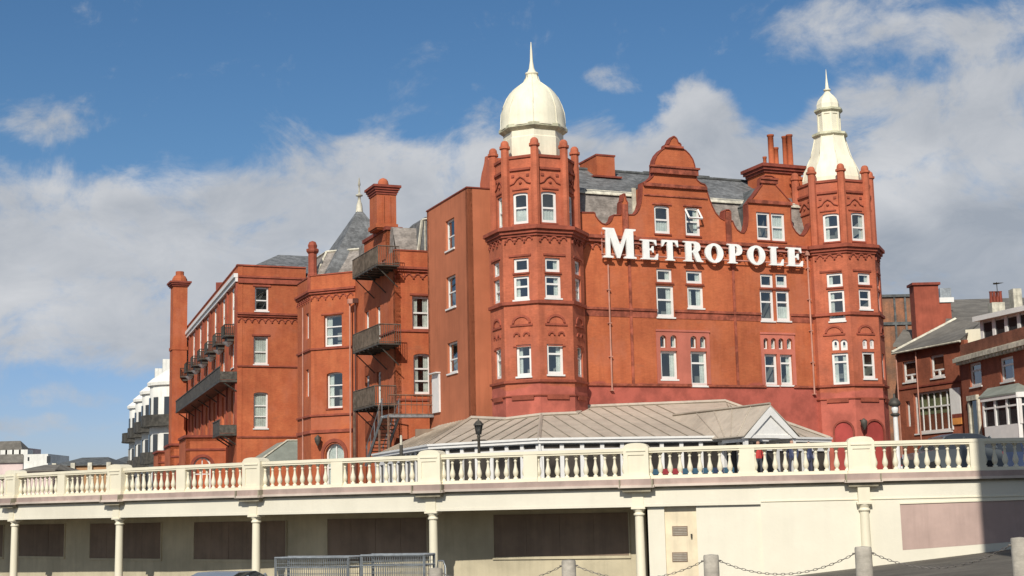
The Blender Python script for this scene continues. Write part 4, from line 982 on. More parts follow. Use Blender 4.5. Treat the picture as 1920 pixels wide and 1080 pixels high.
b.build('roof_dormer', [M['slate'], M['leadcream']], mn)

# --- flank with fire escape
FFl = Face(H(-4.42, 19.2), H(-4.42, 10.8))
hs_ = []
for px, cur in (((714.5, 454, 723, 492), 'full'),): hs_.append(window(hotel, FFl, FFl.rect(*px), 0.12, (), None, cur, True))
for vv in (14.2, 16.6):
    for z0 in (11.2, 7.2):
        a = 19.2-vv; hs_.append(window(hotel, FFl, (a-0.4, a+0.4, z0-1.2, z0+0.9), 0.09, (.5,), None, 'none', False))
b = MB(); a0 = 19.2-17.1; a1 = 19.2-12.3
b.panel(FFl, [(0, ZD), (FFl.L, ZD), (FFl.L, 14.95), (a1, 14.95), (a1, 16.5), (a0, 16.5), (a0, 14.95), (0, 14.95)], hs_, -0.35, 0)
Fr_ = Face(H(-4.42, 12.3), H(-3.55, 12.3)); b.panel(Fr_, rect_loop(0, Fr_.L, 14.8, 16.5), (), -4.6, -0.0)
b.build('flank_wall', M['brick_plain'], hotel)
b = MB(); b.box(FFl, a0-0.1, a1+0.08, -0.1, 0.10, 16.50, 16.72); b.box(Fr_, -0.08, Fr_.L+0.1, -4.7, 0.10, 16.502, 16.70); b.box(FFl, 0, FFl.L, 0, 0.08, ZM-0.1, ZM)
b.build('flank_moulding', M['trim'], hotel)
FCh = Face(H(-5.5, 12.7), H(-2, 12.7)); r = FCh.rect(706.5, 352, 743, 426)
b = MB(); b.box(FCh, r[0], r[1], -1.5, 0, 16.6, r[3]); b.box(FCh, r[0]-0.08, r[1]+0.08, -1.58, 0.08, 16.7, 16.95)
for k in (0.33, 0.66): am_ = r[0]+(r[1]-r[0])*k; b.box(FCh, am_-0.05, am_+0.05, 0, 0.06, 16.9, r[3]-0.5)
ch = b.build('chimney', M['brick_plain'], hotel)
b = MB(); 
for k, e_ in enumerate((0.05, 0.11, 0.18, 0.26)): b.box(FCh, r[0]-e_, r[1]+e_, -1.5-e_, e_, r[3]-0.42+k*0.14, r[3]-0.28+k*0.14+0.003*k)
b.build('chimney_cap', M['trim'], ch)
b = MB(); P = FCh.p((r[0]+r[1])/2-0.05, 0, -0.5); b.lathe((P.x, P.y), [(0.32, r[3]+0.1), (0.34, r[3]+0.3), (0.30, r[3]+0.5), (0.22, r[3]+0.62), (0.05, r[3]+0.7)], 10); b.build('chimney_pot', M['brick_plain'], ch)
# fire escape balconies
fe = []
def escape(z, vf, u0=-5.75, vb=15.2, rail=1.1, brackets=True, mt='iron', mesh=True):
    Ff = Face(H(u0, vf), H(-4.43, vf)); Fs = Face(H(u0, vb), H(u0, vf))
    b = MB(); b.box(Ff, 0, Ff.L, -(vb-vf), 0, z-0.08, z)
    for k in range(6): b.box(Ff, 0.02, Ff.L, -(vb-vf)*(k+0.55)/6, -(vb-vf)*(k+0.45)/6, z-0.17, z-0.08)
    if brackets:
        for vv in (vf+0.3, (vf+vb)/2, vb-0.3): b.bar(H(u0+0.1, vv, z-0.12), H(-4.45, vv, z-1.25), 0.05)
    o = b.build('escape_platform', M[mt], hotel)
    b = MB(); b.mi = 0
    railing(Ff, 0, Ff.L, -0.02, z, z+rail, 0.13, 0.022, b); railing(Fs, 0, Fs.L, -0.02, z, z+rail, 0.12, 0.026, b)
    b.build('escape_railing', M['ironrail'], o)
    return o
escape(9.33, 9.75); escape(5.85, 10.75); escape(13.95, 9.9, rail=1.1, mesh=False)
# landing and stair
FLn = Face(H(-5.7, 8.2), H(-3.02, 8.2)); zl = FLn.hit(775, 779)[1]
b = MB(); b.box(FLn, 0, FLn.L, -1.0, 0, zl-0.1, zl+0.06); ld = b.build('landing', M['galv'], hotel)
b = MB(); railing(FLn, 0, FLn.L, 0.0, zl, zl+1.15, 0.30, 0.022, b); b.bar(FLn.p(0, zl+0.6, 0), FLn.p(FLn.L, zl+0.6, 0), 0.035); b.build('landing_rail', M['ironrust'], ld)
b = MB(); n_ = 13; us = (-5.75, -4.75)
for k in range(n_):
    v0 = 9.3+k*0.25; z = zl-0.05-k*0.20; Fk = Face(H(us[0], v0), H(us[1], v0)); b.box(Fk, 0, Fk.L, -0.25, 0, z-0.05, z)
b.build('stair_treads', M['ironrust'], ld)
b = MB()
for u in us:
    b.bar(H(u, 9.25, zl), H(u, 9.3+n_*0.25, zl-0.05-n_*0.2), 0.14)
    b.bar(H(u, 9.25, zl+1.0), H(u, 9.3+n_*0.25, zl+0.95-n_*0.2), 0.05)
    for k in range(0, n_+1, 3): b.bar(H(u, 9.3+k*0.25, zl-k*0.2), H(u, 9.3+k*0.25, zl+0.95-k*0.2), 0.035)
b.build('stair_stringer', M['galv'], ld)
for u, v, zt_ in ((-5.7, 8.25, zl), (-5.7, 10.0, 5.8), (-5.7, 15.1, 5.8)): b = MB(); b.bar(H(u, v, ZD), H(u, v, zt_), 0.09); b.build('support_post', M['ironrust'], ld)

# --- canted bay
b = MB(); bay = [(-4.42, 27.6), (-6.72, 25.2), (-6.72, 21.6), (-4.42, 19.2)]
for i in range(3):
    F = Face(H(*bay[i]), H(*bay[i+1])); hs_ = []; tr = MB()
    if i == 2:
        hs_.append(window(hotel, F, F.rect(607.6, 591, 641, 649.5), 0.10, (.33, .64), None, 'left', True, depth=0.22))
        hs_.append(window(hotel, F, F.rect(612.5, 697.8, 642, 765), 0.10, (.33, .64), 0.14, 'left', True, depth=0.22))
        r = F.rect(610, 831, 645, 885); hs_.append(window(hotel, F, (r[0], r[1], ZD+0.3, r[3]), 0.11, (.5,), (r[1]-r[0])/2, 'full', False, mull=(.5,), depth=0.25))
        tr.panel(F, arch_loop(r[0]-0.28, r[1]+0.28, ZD, r[3]+0.3, (r[1]-r[0])/2+0.28, 12), [arch_loop(r[0]-0.08, r[1]+0.08, ZD, r[3]+0.08, (r[1]-r[0])/2+0.08, 12)], 0.002, 0.08)
        for px in ((607.6, 591, 641, 649.5),): q = F.rect(*px); tr.box(F, q[0]-0.2, q[1]+0.12, 0, 0.05, q[3]+0.05, q[3]+0.14)
        b.mi = 0
    elif i == 1:
        for z0, z1 in ((11.0, 12.7), (7.2, 9.0)): hs_.append(window(hotel, F, (F.L-1.3, F.L-0.6, z0, z1), 0.08, (.5,), None, 'none', False))
    b.panel(F, rect_loop(0, F.L, ZD, 15.02), hs_, -0.35, 0)
    cornice(tr, F, -0.05, F.L+0.05, 14.05); tr.box(F, -0.03, F.L+0.03, 0, 0.09, ZM-0.12, ZM); tr.box(F, -0.03, F.L+0.03, 0, 0.10, 5.85, 5.97); tr.box(F, -0.03, F.L+0.03, 0, 0.09, 4.78, 4.98); tr.box(F, 0, F.L, -0.38, 0.05, 15.02, 15.1); tr.build('bay_moulding', M['terra'], hotel)
b.build('bay_wall', M['brick_plain'], hotel)
Fx = Face(H(-4.42, 33.7), H(-4.42, 27.6)); b = MB(); b.panel(Fx, rect_loop(0, Fx.L, ZD, 15.0), (), -0.35, 0); b.prism([tuple(p) for p in pl((-3.0, 12.3), (-1.5, 12.3), (-1.5, 34), (-3.0, 34))], ZD, 14.4); b.build('rear_block', M['dark'], hotel)
P = H(-6.5, 22.0); b = MB(); b.lathe(P, [(0.36, 14.0), (0.34, 15.2), (0.29, 15.3), (0.29, 16.6), (0.36, 16.65), (0.42, 16.75), (0.42, 16.9), (0.28, 16.95), (0.32, 17.15), (0.22, 17.38), (0.02, 17.46)], 8, math.pi/8, False); b.build('pinnacle', M['terra'], hotel)
for uv in ((-4.85, 18.95), (-4.6, 18.6)):
    b = MB(); P = H(*uv); b.lathe(P, [(0.055, ZD), (0.055, 12.9)], 8); b.box(Face(H(uv[0]-0.2, uv[1]-0.1), H(uv[0]+0.2, uv[1]-0.1)), 0.05, 0.35, -0.15, 0.1, 12.9, 13.2); b.build('drainpipe', M['pipe'] if uv[0] < -4.7 else M['pipedark'], hotel)
P = H(-6.78, 23.5); b = MB(); b.lathe(P, [(0.05, ZD), (0.05, 13.2)], 8); b.build('drainpipe', M['pipe'], hotel)
# bay roof, pyramid and finial
b = MB(); b.slab([H(-6.4, 21.9, 15.0), H(-6.4, 25.0, 15.0), H(-5.3, 26.0, 16.9), H(-5.3, 23.0, 16.9)], 0.1); b.slab([H(-6.4, 25.0, 15.0), H(-4.3, 27.4, 15.0), H(-3.6, 27.0, 16.9), H(-5.3, 26.0, 16.9)], 0.1); b.slab([H(-6.4, 21.9, 15.0), H(-5.3, 23.0, 16.9), H(-3.4, 21.4, 16.9), H(-4.3, 19.8, 15.0)], 0.1)
b.slab([H(-5.3, 23.0, 16.9), H(-5.3, 26, 16.9), H(-3, 28, 17.2), H(-3, 22, 17.2)], 0.1)
b.mi = 1; b.bar(H(-5.3, 23.0, 16.95), H(-5.3, 26, 16.95), 0.14); b.bar(H(-5.3, 23.0, 16.95), H(-3.4, 21.4, 16.95), 0.14); b.bar(H(-5.3, 23.0, 16.95), H(-6.4, 21.9, 15.05), 0.12)
br = b.build('bay_roof', [M['slate_light'], M['leadcream']], hotel)
b = MB(); ap = H(-2.7, 24, 20.35); cs = [H(-5.9, 20.8, 15.1), H(.5, 20.8, 15.1), H(.5, 27.2, 15.1), H(-5.9, 27.2, 15.1)]
for i in range(4): b.quad(cs[i], cs[(i+1) % 4], ap)
pr_ = b.build('pyramid_roof', M['slate'], hotel)
b = MB(); b.lathe((ap.x, ap.y), [(0.26, ap.z-0.35), (0.20, ap.z+0.15), (0.10, ap.z+0.5), (0.10, ap.z+0.75), (0.24, ap.z+0.8), (0.24, ap.z+0.88), (0.08, ap.z+0.95), (0.05, ap.z+1.5), (0.1, ap.z+1.56), (0.02, ap.z+2.1)], 10); b.build('finial', M['leadcream'], pr_)

# --- left wing
FW_ = Face(H(-9.05, 33.7), H(-4.0, 33.7)); hs_ = []
for px, bars, arch, cur in (((478, 538.5, 503.5, 583), (.45,), None, 'none'), ((475.5, 631, 502.5, 683), (.45,), None, 'full'), ((475.5, 735.5, 502.5, 803), (.33, .63), 0.12, 'full')):
    hs_.append(window(hotel, FW_, FW_.rect(*px), 0.11, bars, arch, cur, 'w', depth=0.18))
b = MB(); b.panel(FW_, rect_loop(0, FW_.L, ZD, 17.62), hs_, -0.35, 0)
WS1 = Vector((-31.86, 137.8)); WS0 = H(-9.05, 33.7); FWs = Face(WS1, WS0); LW = FWs.L
def sa_(s): return LW-s
hs2 = []
for i in range(7):
    s = 2.6+5.55*i; a = sa_(s)
    hs2.append(window(hotel, FWs, (a-0.75, a+0.75, 13.5, 16.35), 0.22, (.5,), None, 'half', False, depth=0.10, room=False))
    hs2.append(window(hotel, FWs, (a-0.7, a+0.7, 10.4, 12.2), 0.18, (.5,), None, 'none', 'w', depth=0.14, room=False))
    hs2.append(window(hotel, FWs, (a-0.7, a+0.7, 6.2, 8.7), 0.12, (.5,), None, 'none', False, depth=0.2, room=False))
b.panel(FWs, rect_loop(0, LW, ZD, 17.62), hs2, -0.35, 0)
b.build('wing_wall', M['brick_plain'], hotel)
b = MB(); inner = [H(-8.5, 34.3), H(-4.0, 34.3), H(-2, 70), (WS1.x+2.0, WS1.y)]; b.prism([(p[0], p[1]) for p in inner], ZD, 17.0); b.build('rear_block', M['dark'], hotel)
tr = MB(); cornice(tr, FW_, -0.05, FW_.L, 14.13); tr.box(FW_, 0, FW_.L, 0, 0.12, 16.35, 16.75); tr.box(FW_, 0, FW_.L, 0, 0.20, 16.75, 16.88)
for z in (10.33, 5.23): tr.box(FW_, 0, FW_.L, 0, 0.09, z-0.1, z+0.02)
tr.box(FW_, -0.08, FW_.L, -0.4, 0.08, 17.62, 17.72); tr.box(FWs, 0, LW+0.06, -0.4, 0.06, 17.622, 17.71)
for px in ((478, 538.5, 503.5, 583), (475.5, 631, 502.5, 683)): q = FW_.rect(*px); tr.box(FW_, q[0]-0.15, q[1]+0.15, 0, 0.06, q[3]+0.04, q[3]+0.17)
for i in range(8):
    s = 5.4+5.55*(i-1); s = max(s, 0.25); a = sa_(s); 
    if a > 0.2: tr.box(FWs, a-0.12, a+0.12, 0, 0.12, 5.3, 16.5)
tr.build('wing_moulding', M['terra'], hotel)
b = MB(); b.box(FWs, 0, LW+0.02, 0.0, 0.30, 16.75, 17.05); b.box(FWs, 0, LW, 0.0, 0.18, 16.45, 16.75)
b.build('wing_cornice', M['white'], hotel)
for i in range(7):
    a = sa_(2.6+5.55*i)
    b = MB(); b.box(FWs, a-0.95, a+0.95, 0, 0.75, 12.62, 12.74); b.box(FWs, a-0.75, a+0.75, 0, 0.5, 12.3, 12.62); o = b.build('balcony', M['iron'], hotel)
    b = MB(); Fb_ = Face(FWs.p(a-0.95, 0, 0.72), FWs.p(a+0.95, 0, 0.72)); railing(Fb_, 0, Fb_.L, 0, 12.74, 13.5, 0.12, 0.035, b)
    for sg in (-0.95, 0.95): Fc_ = Face(FWs.p(a+sg, 0, 0.0), FWs.p(a+sg, 0, 0.72)); railing(Fc_, 0, Fc_.L, 0, 12.74, 13.5, 0.12, 0.035, b)
    b.build('balcony_railing', M['iron'], o)
    b = MB(); b.lathe((FWs.p(a, 0, .35).x, FWs.p(a, 0, .35).y), [(0.05, 11.95), (0.25, 12.1), (0.45, 12.3)], 8); b.build('balcony_bracket', M['white'], o)
def long_balcony(s0, s1, z, rail, d=1.25):
    b = MB(); a0, a1 = sa_(s1), sa_(s0); b.box(FWs, a0, a1, 0.0, d, z-0.16, z)
    n_ = max(2, int((s1-s0)/5.55))
    for k in range(n_+1): a = a0+0.1+(a1-a0-0.2)*k/n_; b.bar(FWs.p(a, z-0.2, d-0.3), FWs.p(a, z-0.8, 0.05), 0.07)
    o = b.build('long_balcony', M['iron'], hotel)
    b = MB(); b.box(FWs, a0, a1, d-0.05, d-0.02, z+0.02, z+rail-0.08); b.box(FWs, a0, a1, d-0.08, d+0.02, z+rail-0.08, z+rail); b.box(FWs, a1-0.03, a1, 0.02, d-0.03, z+0.02, z+rail-0.4); b.build('balcony_panel', M['grille'], o)
long_balcony(-0.0, 33.8, 9.28, 1.0); long_balcony(0.0, 4.0, 5.45, 1.0)
for k in range(3):
    b = MB(); b.lathe((FWs.p(sa_(0.25+k*0.9), 0, 0.9).x, FWs.p(sa_(0.25+k*0.9), 0, 0.9).y), [(0.1, 9.62), (0.16, 9.78), (0.05, 9.92)], 8); b.build('flower_pot', M['white'], hotel)
# porches along the wing
def porch(s0, s1, d, zt_):
    a0, a1 = sa_(s1), sa_(s0); Ff = Face(FWs.p(a1, 0, d), FWs.p(a1, 0, 0.0)); Fo = Face(FWs.p(a0, 0, d), FWs.p(a1, 0, d))
    m_ = Ff.L*0.42; ar = arch_loop(m_-0.65, m_+0.65, ZD, 4.0, 0.65)
    b = MB(); b.panel(Ff, rect_loop(0, Ff.L, ZD, zt_), [ar], -0.3, 0); b.panel(Fo, rect_loop(0, Fo.L, ZD, zt_), (), -0.3, 0); b.prism([tuple(Ff.p(0, 0, 0)[:2]), tuple(Ff.p(Ff.L, 0, 0)[:2]), tuple(Ff.p(Ff.L, 0, -(s1-s0))[:2]), tuple(Ff.p(0, 0, -(s1-s0))[:2])], zt_-0.3, zt_-0.1)
    o = b.build('porch', M['brick_plain'], hotel)
    b = MB(); b.box(Ff, -0.1, Ff.L, -0.3, 0.12, zt_-0.02, zt_+0.16); b.box(Fo, 0, Fo.L+0.1, -0.3, 0.12, zt_-0.018, zt_+0.158); b.box(Ff, 0, Ff.L, 0, 0.07, zt_-1.0, zt_-0.85)
    b.panel(Ff, arch_loop(m_-0.9, m_+0.9, ZD, 4.22, 0.88, 12), [arch_loop(m_-0.68, m_+0.68, ZD, 4.02, 0.66, 12)], 0.002, 0.08); b.build('porch_moulding', M['trim'], o)
    frame_mesh(Ff, m_-0.64, m_+0.64, ZD, 3.99, 0.1, -0.25, -0.18, (.62,), 0.64, (.5,)).build('porch_window', M['white'], o)
porch(6.3, 11.5, 2.95, 5.5); porch(18.5, 24, 3.0, 5.45); porch(31, 36, 3.0, 5.4)
# stack at the far end of the wing
FE = Face(H(-9.5, 69), H(-6, 69)); r = FE.rect(323, 527, 350, 850)
b = MB(); b.box(FE, r[0], r[1], -1.6, 0, ZD, 21.7); b.box(FE, r[0]-0.08, r[1]+0.08, -1.66, 0.06, 15.3, 15.6)
st = b.build('chimney', M['brick_plain'], hotel); b = MB()
for k, e_ in enumerate((0.12, 0.24, 0.34)): b.box(FE, r[0]-e_, r[1]+e_, -1.6-e_, e_, 21.45+k*0.16, 21.61+k*0.16+0.003*k)
b.build('chimney_cap', M['trim'], st); b = MB(); P = FE.p((r[0]+r[1])/2, 0, -0.5)
b.lathe((P.x, P.y), [(0.78, 21.9), (0.70, 22.25), (0.55, 22.5), (0.40, 22.6), (0.40, 22.95), (0.1, 23.0)], 8, math.pi/8, False); b.build('chimney_pot', M['brick_plain'], st)
# wing roof
b = MB(); b.slab([H(-8.6, 34.3, 17.35), H(-1.0, 34.3, 17.35), H(-1.0, 40, 19.7), H(-4.6, 40, 19.7)], 0.1); b.slab([H(-8.6, 34.3, 17.35), H(-4.6, 40, 19.7), H(-2.5, 69, 19.7), H(-6.4, 70, 17.35)], 0.1); b.slab([H(-1.0, 40, 19.7), H(2, 40, 17.4), H(3, 69, 17.4), H(-2.5, 69, 19.7), H(-4.6, 40, 19.7)], 0.1)
b.build('wing_roof', M['slate'], hotel)
b = MB(); P = FWs.p(sa_(13.5), 0, -0.6); b.box(Face((P.x-.6, P.y), (P.x+.6, P.y)), 0, 1.2, -1, 0, 17.3, 18.5); b.build('chimney', M['trim'], hotel)
# lean-to in front of the wing end
FLt = Face(H(-9.05, 30.2), H(-5.0, 30.2)); q = [FLt.hit(x, y) for x, y in ((477, 866), (538, 827), (568, 826), (568, 866))]; zt_ = q[1][1]; zb_ = q[0][1]
b = MB(); b.slab([FLt.p(q[0][0], zb_, 1.6), FLt.p(q[3][0]+0.4, zb_, 1.6), FLt.p(q[3][0]+0.4, zt_, 0), FLt.p(q[1][0], zt_, 0)], 0.1); b.slab([FLt.p(q[0][0], zb_, 1.6), FLt.p(q[1][0], zt_, 0), FLt.p(q[1][0], zt_, -3.0), FLt.p(q[0][0], zb_, -3.0)], 0.1)
b.slab([FLt.p(q[1][0], zt_, 0), FLt.p(q[3][0]+0.4, zt_, 0), FLt.p(q[3][0]+0.4, zt_, -3), FLt.p(q[1][0], zt_, -3)], 0.1)
lt_ = b.build('annexe_roof', M['greenroof'], hotel); b = MB(); b.box(FLt, q[0][0]+0.2, q[3][0]+0.3, -3, 1.3, ZD, zb_-0.02); b.build('annexe_wall', M['brick_plain'], lt_)
b = MB(); b.bar(FLt.p(q[0][0], zb_+0.04, 1.62), FLt.p(q[1][0], zt_+0.04, 0.02), 0.1); b.bar(FLt.p(q[1][0], zt_+0.04, 0.02), FLt.p(q[3][0]+.4, zt_+0.04, 0.02), 0.1); b.build('ridge_trim', M['leadcream'], lt_)
# wall lamps on the right tower
F = oface(CRt, 2.5, -90); a, z = F.hit(1613, 795); b = MB(); P = F.p(a, 0, 0.35); b.lathe((P.x, P.y), [(0.05, z-0.35), (0.16, z-0.1), (0.2, z+0.15), (0.02, z+0.3)], 8); b.bar(F.p(a, z+0.2, 0), F.p(a, z+0.2, 0.35), 0.05); b.build('wall_lamp', M['iron'], hotel)
F = Face(H(-6.72, 21.6), H(-4.42, 19.2)); 
for x, y in ((602, 826),): a, z = F.hit(x, y); b = MB(); P = F.p(a, 0, 0.4); b.lathe((P.x, P.y), [(0.05, z-0.35), (0.18, z-0.1), (0.22, z+0.15), (0.02, z+0.35)], 8); b.bar(F.p(a, z+0.2, 0), F.p(a, z+0.2, 0.4), 0.05); b.build('wall_lamp', M['iron'], hotel)

# ================================================================== SIGN
sign = empty('rooftop_letter_sign', tuple(F0.p(8.0, 12.6, 0.3)), HANG)
tag(sign, 'white serif letters spelling METROPOLE, held on thin rails off the brick sea front', 'sign')
def ell(cx, cy, rx, ry, n=28, t0=0.0, t1=2*math.pi): return [(cx+rx*math.cos(t0+(t1-t0)*k/(n if t1-t0 < 6.2 else n)), cy+ry*math.sin(t0+(t1-t0)*k/n)) for k in range(n+(0 if t1-t0 > 6.2 else 1))]
LET = {
 'M': ([(0, 0), (.30, 0), (.30, .055), (.215, .075), (.215, .66), (.225, .66), (.415, 0), (.50, 0), (.70, .66), (.71, .66), (.71, .075), (.63, .055), (.63, 0), (1, 0), (1, .055), (.925, .075), (.925, .925), (1, .945), (1, 1), (.70, 1), (.52, .42), (.34, 1), (0, 1), (0, .945), (.085, .925), (.085, .075), (0, .055)], []),
 'E': ([(0, 0), (.96, 0), (1, .30), (.94, .30), (.80, .10), (.50, .09), (.50, .46), (.62, .46), (.68, .36), (.74, .36), (.74, .68), (.68, .68), (.62, .56), (.50, .56), (.50, .91), (.74, .90), (.86, .72), (.92, .72), (.90, 1), (0, 1), (0, .95), (.14, .92), (.14, .08), (0, .05)], []),
 'T': ([(.22, 0), (.78, 0), (.78, .05), (.66, .08), (.66, .91), (.80, .89), (.93, .68), (1, .68), (.98, 1), (.02, 1), (0, .68), (.07, .68), (.20, .89), (.34, .91), (.34, .08), (.22, .05)], []),
 'R': ([(0, 0), (.50, 0), (.50, .05), (.42, .08), (.42, .45), (.48, .45), (.66, .02), (.70, 0), (1, 0), (1, .05), (.92, .08), (.74, .50), (.84, .57), (.88, .68), (.88, .80), (.82, .93), (.66, 1), (0, 1), (0, .95), (.12, .92), (.12, .08), (0, .05)], [[(.42, .54), (.42, .91), (.52, .90), (.58, .82), (.58, .64), (.52, .55)]]),
 'O': (ell(.5, .5, .5, .53), [ell(.5, .5, .19, .40)]),
 'P': ([(.02, 0), (.62, 0), (.62, .05), (.48, .08), (.48, .40), (.72, .42), (.90, .52), (.96, .70), (.90, .88), (.74, .98), (.6, 1), (0, 1), (0, .95), (.14, .92), (.14, .08), (.02, .05)], [[(.48, .50), (.48, .91), (.58, .88), (.63, .78), (.63, .62), (.57, .52)]]),
 'L': ([(0, 0), (.96, 0), (1, .34), (.94, .34), (.82, .12), (.50, .09), (.50, .92), (.64, .95), (.64, 1), (0, 1), (0, .95), (.14, .92), (.14, .08), (0, .05)], []),
}
word = [('M', 1130.5, 1192, 428.5, 484), ('E', 1200.5, 1233.7, 449.5, 486.5), ('T', 1240.6, 1271.5, 450.5, 488.5), ('R', 1281, 1317.4, 453, 490.6), ('O', 1322, 1356, 457.5, 492), ('P', 1363.8, 1393, 458, 494), ('O', 1401.6, 1434.5, 461.5, 496), ('L', 1441.7, 1468.8, 463, 497.6), ('E', 1474.4, 1505, 464.5, 499.3)]
for ch_, x0, x1, y0, y1 in word:
    a0, a1, z0, z1 = F0.rect(x0, y0, x1, y1, 0.36); ol, hl = LET[ch_]; f_ = lambda p: (a0+(a1-a0)*p[0], z0+(z1-z0)*p[1])
    b = MB(); b.panel(F0, [f_(p) for p in ol], [[f_(p) for p in h] for h in hl], 0.28, 0.40); b.build('letter', M['sign'], sign)
for (xa, ya), (xb, yb) in (((1128, 455), (1508, 472)), ((1128, 478), (1508, 493))):
    a0, z0 = F0.hit(xa, ya, 0.26); a1, z1 = F0.hit(xb, yb, 0.26); zz = (z0+z1)/2
    b = MB(); b.bar(F0.p(a0, zz, 0.25), F0.p(a1, zz, 0.25), 0.06)
    k = a0+0.2
    while k < a1: b.bar(F0.p(k, zz, 0.0), F0.p(k, zz, 0.25), 0.03); k += 1.1
    b.build('support_rail', M['signrail'], sign)
b = MB(); a0 = F0.hit(1130.5, 470, .3)[0]; z0, z1 = F0.rect(1130, 434, 1131, 484, .3)[2:]; b.bar(F0.p(a0, z0, .2), F0.p(a0, z1, .2), .05); b.build('support_rail', M['signrail'], sign)
# ================================================================== CONSERVATORY
con = empty('conservatory', (4.0, 68.0, ZD)); tag(con, 'long white conservatory with beige ribbed roof and gabled porch in front of the hotel', 'conservatory')
ZE = 2.88
Epx = [(700, 856.5), (805, 836), (1010, 824.5), (1357, 820), (1557, 823.5)]
Epts = [at_z(x, y, ZE) for x, y in Epx]
Epts[0] = at_y(700, 856.5, 80.5); Epts[0].z = ZE
e0, e1, e2, e3, e4 = Epts
t0 = H(-3.02, 7.6, 4.42); t1 = H(-3.02, 2.28, 4.55)
def oc(th, z, R=2.53): return Vector((CL.x+R*math.cos(math.radians(th)), CL.y+R*math.sin(math.radians(th)), z))
t2, t3, t4 = oc(-135, 4.85), oc(-90, 4.95), oc(-45, 5.0)
a, z = F0.hit(1096, 749); t5 = F0.p(a, 5.28, 0.02); a, z = F0.hit(1360, 753); t6 = F0.p(a, 5.28, 0.02)
a = F0.hit(1535, 800)[0]; e5 = F0.p(a+0.6, ZE, 0.02)
def plane_z(A, B, C, P):
    n = (B-A).cross(C-A); return A.z-(n.x*(P.x-A.x)+n.y*(P.y-A.y))/n.z
t5 = F0.p(F0.hit(1096, 749)[0], 5.28, 0.02)
for q_ in (t3, t4, t5): q_.z = plane_z(e2, e3, t6, q_)
for q_ in (t2, t1): q_.z = plane_z(e1, e2, t3, q_)
b = MB()
planes = [[e0, e1, t1, t0], [e1, e2, t3, t2, t1], [e2, e3, t6, t5, t4, t3], [e3, e4, t6], [e4, e5, t6]]
for pl_ in planes:
    c = sum(pl_, Vector())/len(pl_)
    for i in range(len(pl_)):
        b.add([pl_[i], pl_[(i+1) % len(pl_)], c, pl_[i]-Vector((0, 0, .08)), pl_[(i+1) % len(pl_)]-Vector((0, 0, .08)), c-Vector((0, 0, .08))], [(0, 1, 2), (5, 4, 3), (0, 3, 4, 1)])
b.build('roof', M['roofmetal'], con)
b = MB()
def seams(A, B, C, D, sp):
    """ribs from eave A-B up to head D-C"""
    n = int((B-A).length/sp)
    for i in range(1, n): t = i/n; b.bar(A.lerp(B, t)+Vector((0, 0, .03)), D.lerp(C, t)+Vector((0, 0, .03)), 0.045)
seams(e0, e1, t1, t0, 0.95)
def xy(v): return Vector((v.x, v.y))
def side_of(A, B, P): return (B.x-A.x)*(P.y-A.y)-(B.y-A.y)*(P.x-A.x)
def rib(P0, dr, A, B, C, stop):
    t = 0.0; P = P0.copy()
    while t < 14:
        Q = P0+Vector((dr[0], dr[1], 0))*(t+0.1)
        if stop(Q): break
        t += 0.1; P = Q
    if t > 0.4:
        p0 = Vector((P0.x, P0.y, plane_z(A, B, C, P0)+.035)); p1 = Vector((P.x, P.y, plane_z(A, B, C, P)+.035)); b.bar(p0, p1, 0.038)
def in_hotel(Q):
    d = xy(Q)-HO; u_ = d.x*math.cos(HANG)+d.y*math.sin(HANG); v_ = -d.x*math.sin(HANG)+d.y*math.cos(HANG)
    return (v_ > -0.5 and u_ > 0) or d.length < 2.45 or (v_ > 2.2 and u_ > -3.05)
n_ = int((e3-e2).length/0.78)
for i in range(1, n_+9):
    P = e2.lerp(e3, i/n_) if i <= n_ else e3.lerp(e4, (i-n_)/9)
    if i <= n_: rib(P, (-0.235, 0.972), e2, e3, t6, lambda Q: in_hotel(Q) or side_of(e2, t3, Q) > 0)
n_ = int((e2-e1).length/0.78)
for i in range(1, n_):
    rib(e1.lerp(e2, i/n_), (0.42, 0.907), e1, e2, t3, lambda Q: in_hotel(Q) or side_of(e2, t3, Q) < 0)
for k in range(1, 5): P = e3.lerp(e4, k/5); b.bar(P+Vector((0, 0, .03)), P.lerp(t6, 0.98-k/5*0.25)+Vector((0, 0, .03)), 0.045)
b.build('roof_rib', M['seam'], con)
b = MB()
for p, q in ((e2, t3), (e1, t1), (e4, t6)): b.bar(p+Vector((0, 0, .05)), q+Vector((0, 0, .05)), 0.13)
for p, q in ((t5, t6), (t4, t5), (t3, t4), (t2, t3), (t1, t2)): b.bar(p+Vector((0, 0, .04)), q+Vector((0, 0, .04)), 0.16)
b.build('hip_capping', M['roofmetal'], con)
def inset(p, q, d):
    F = Face(p, q); return F
walls = MB(); gl = MB(); fas = MB(); sof = MB()
segs_ = [(e0, e1), (e1, e2), (e2, e3), (e3, e4)]
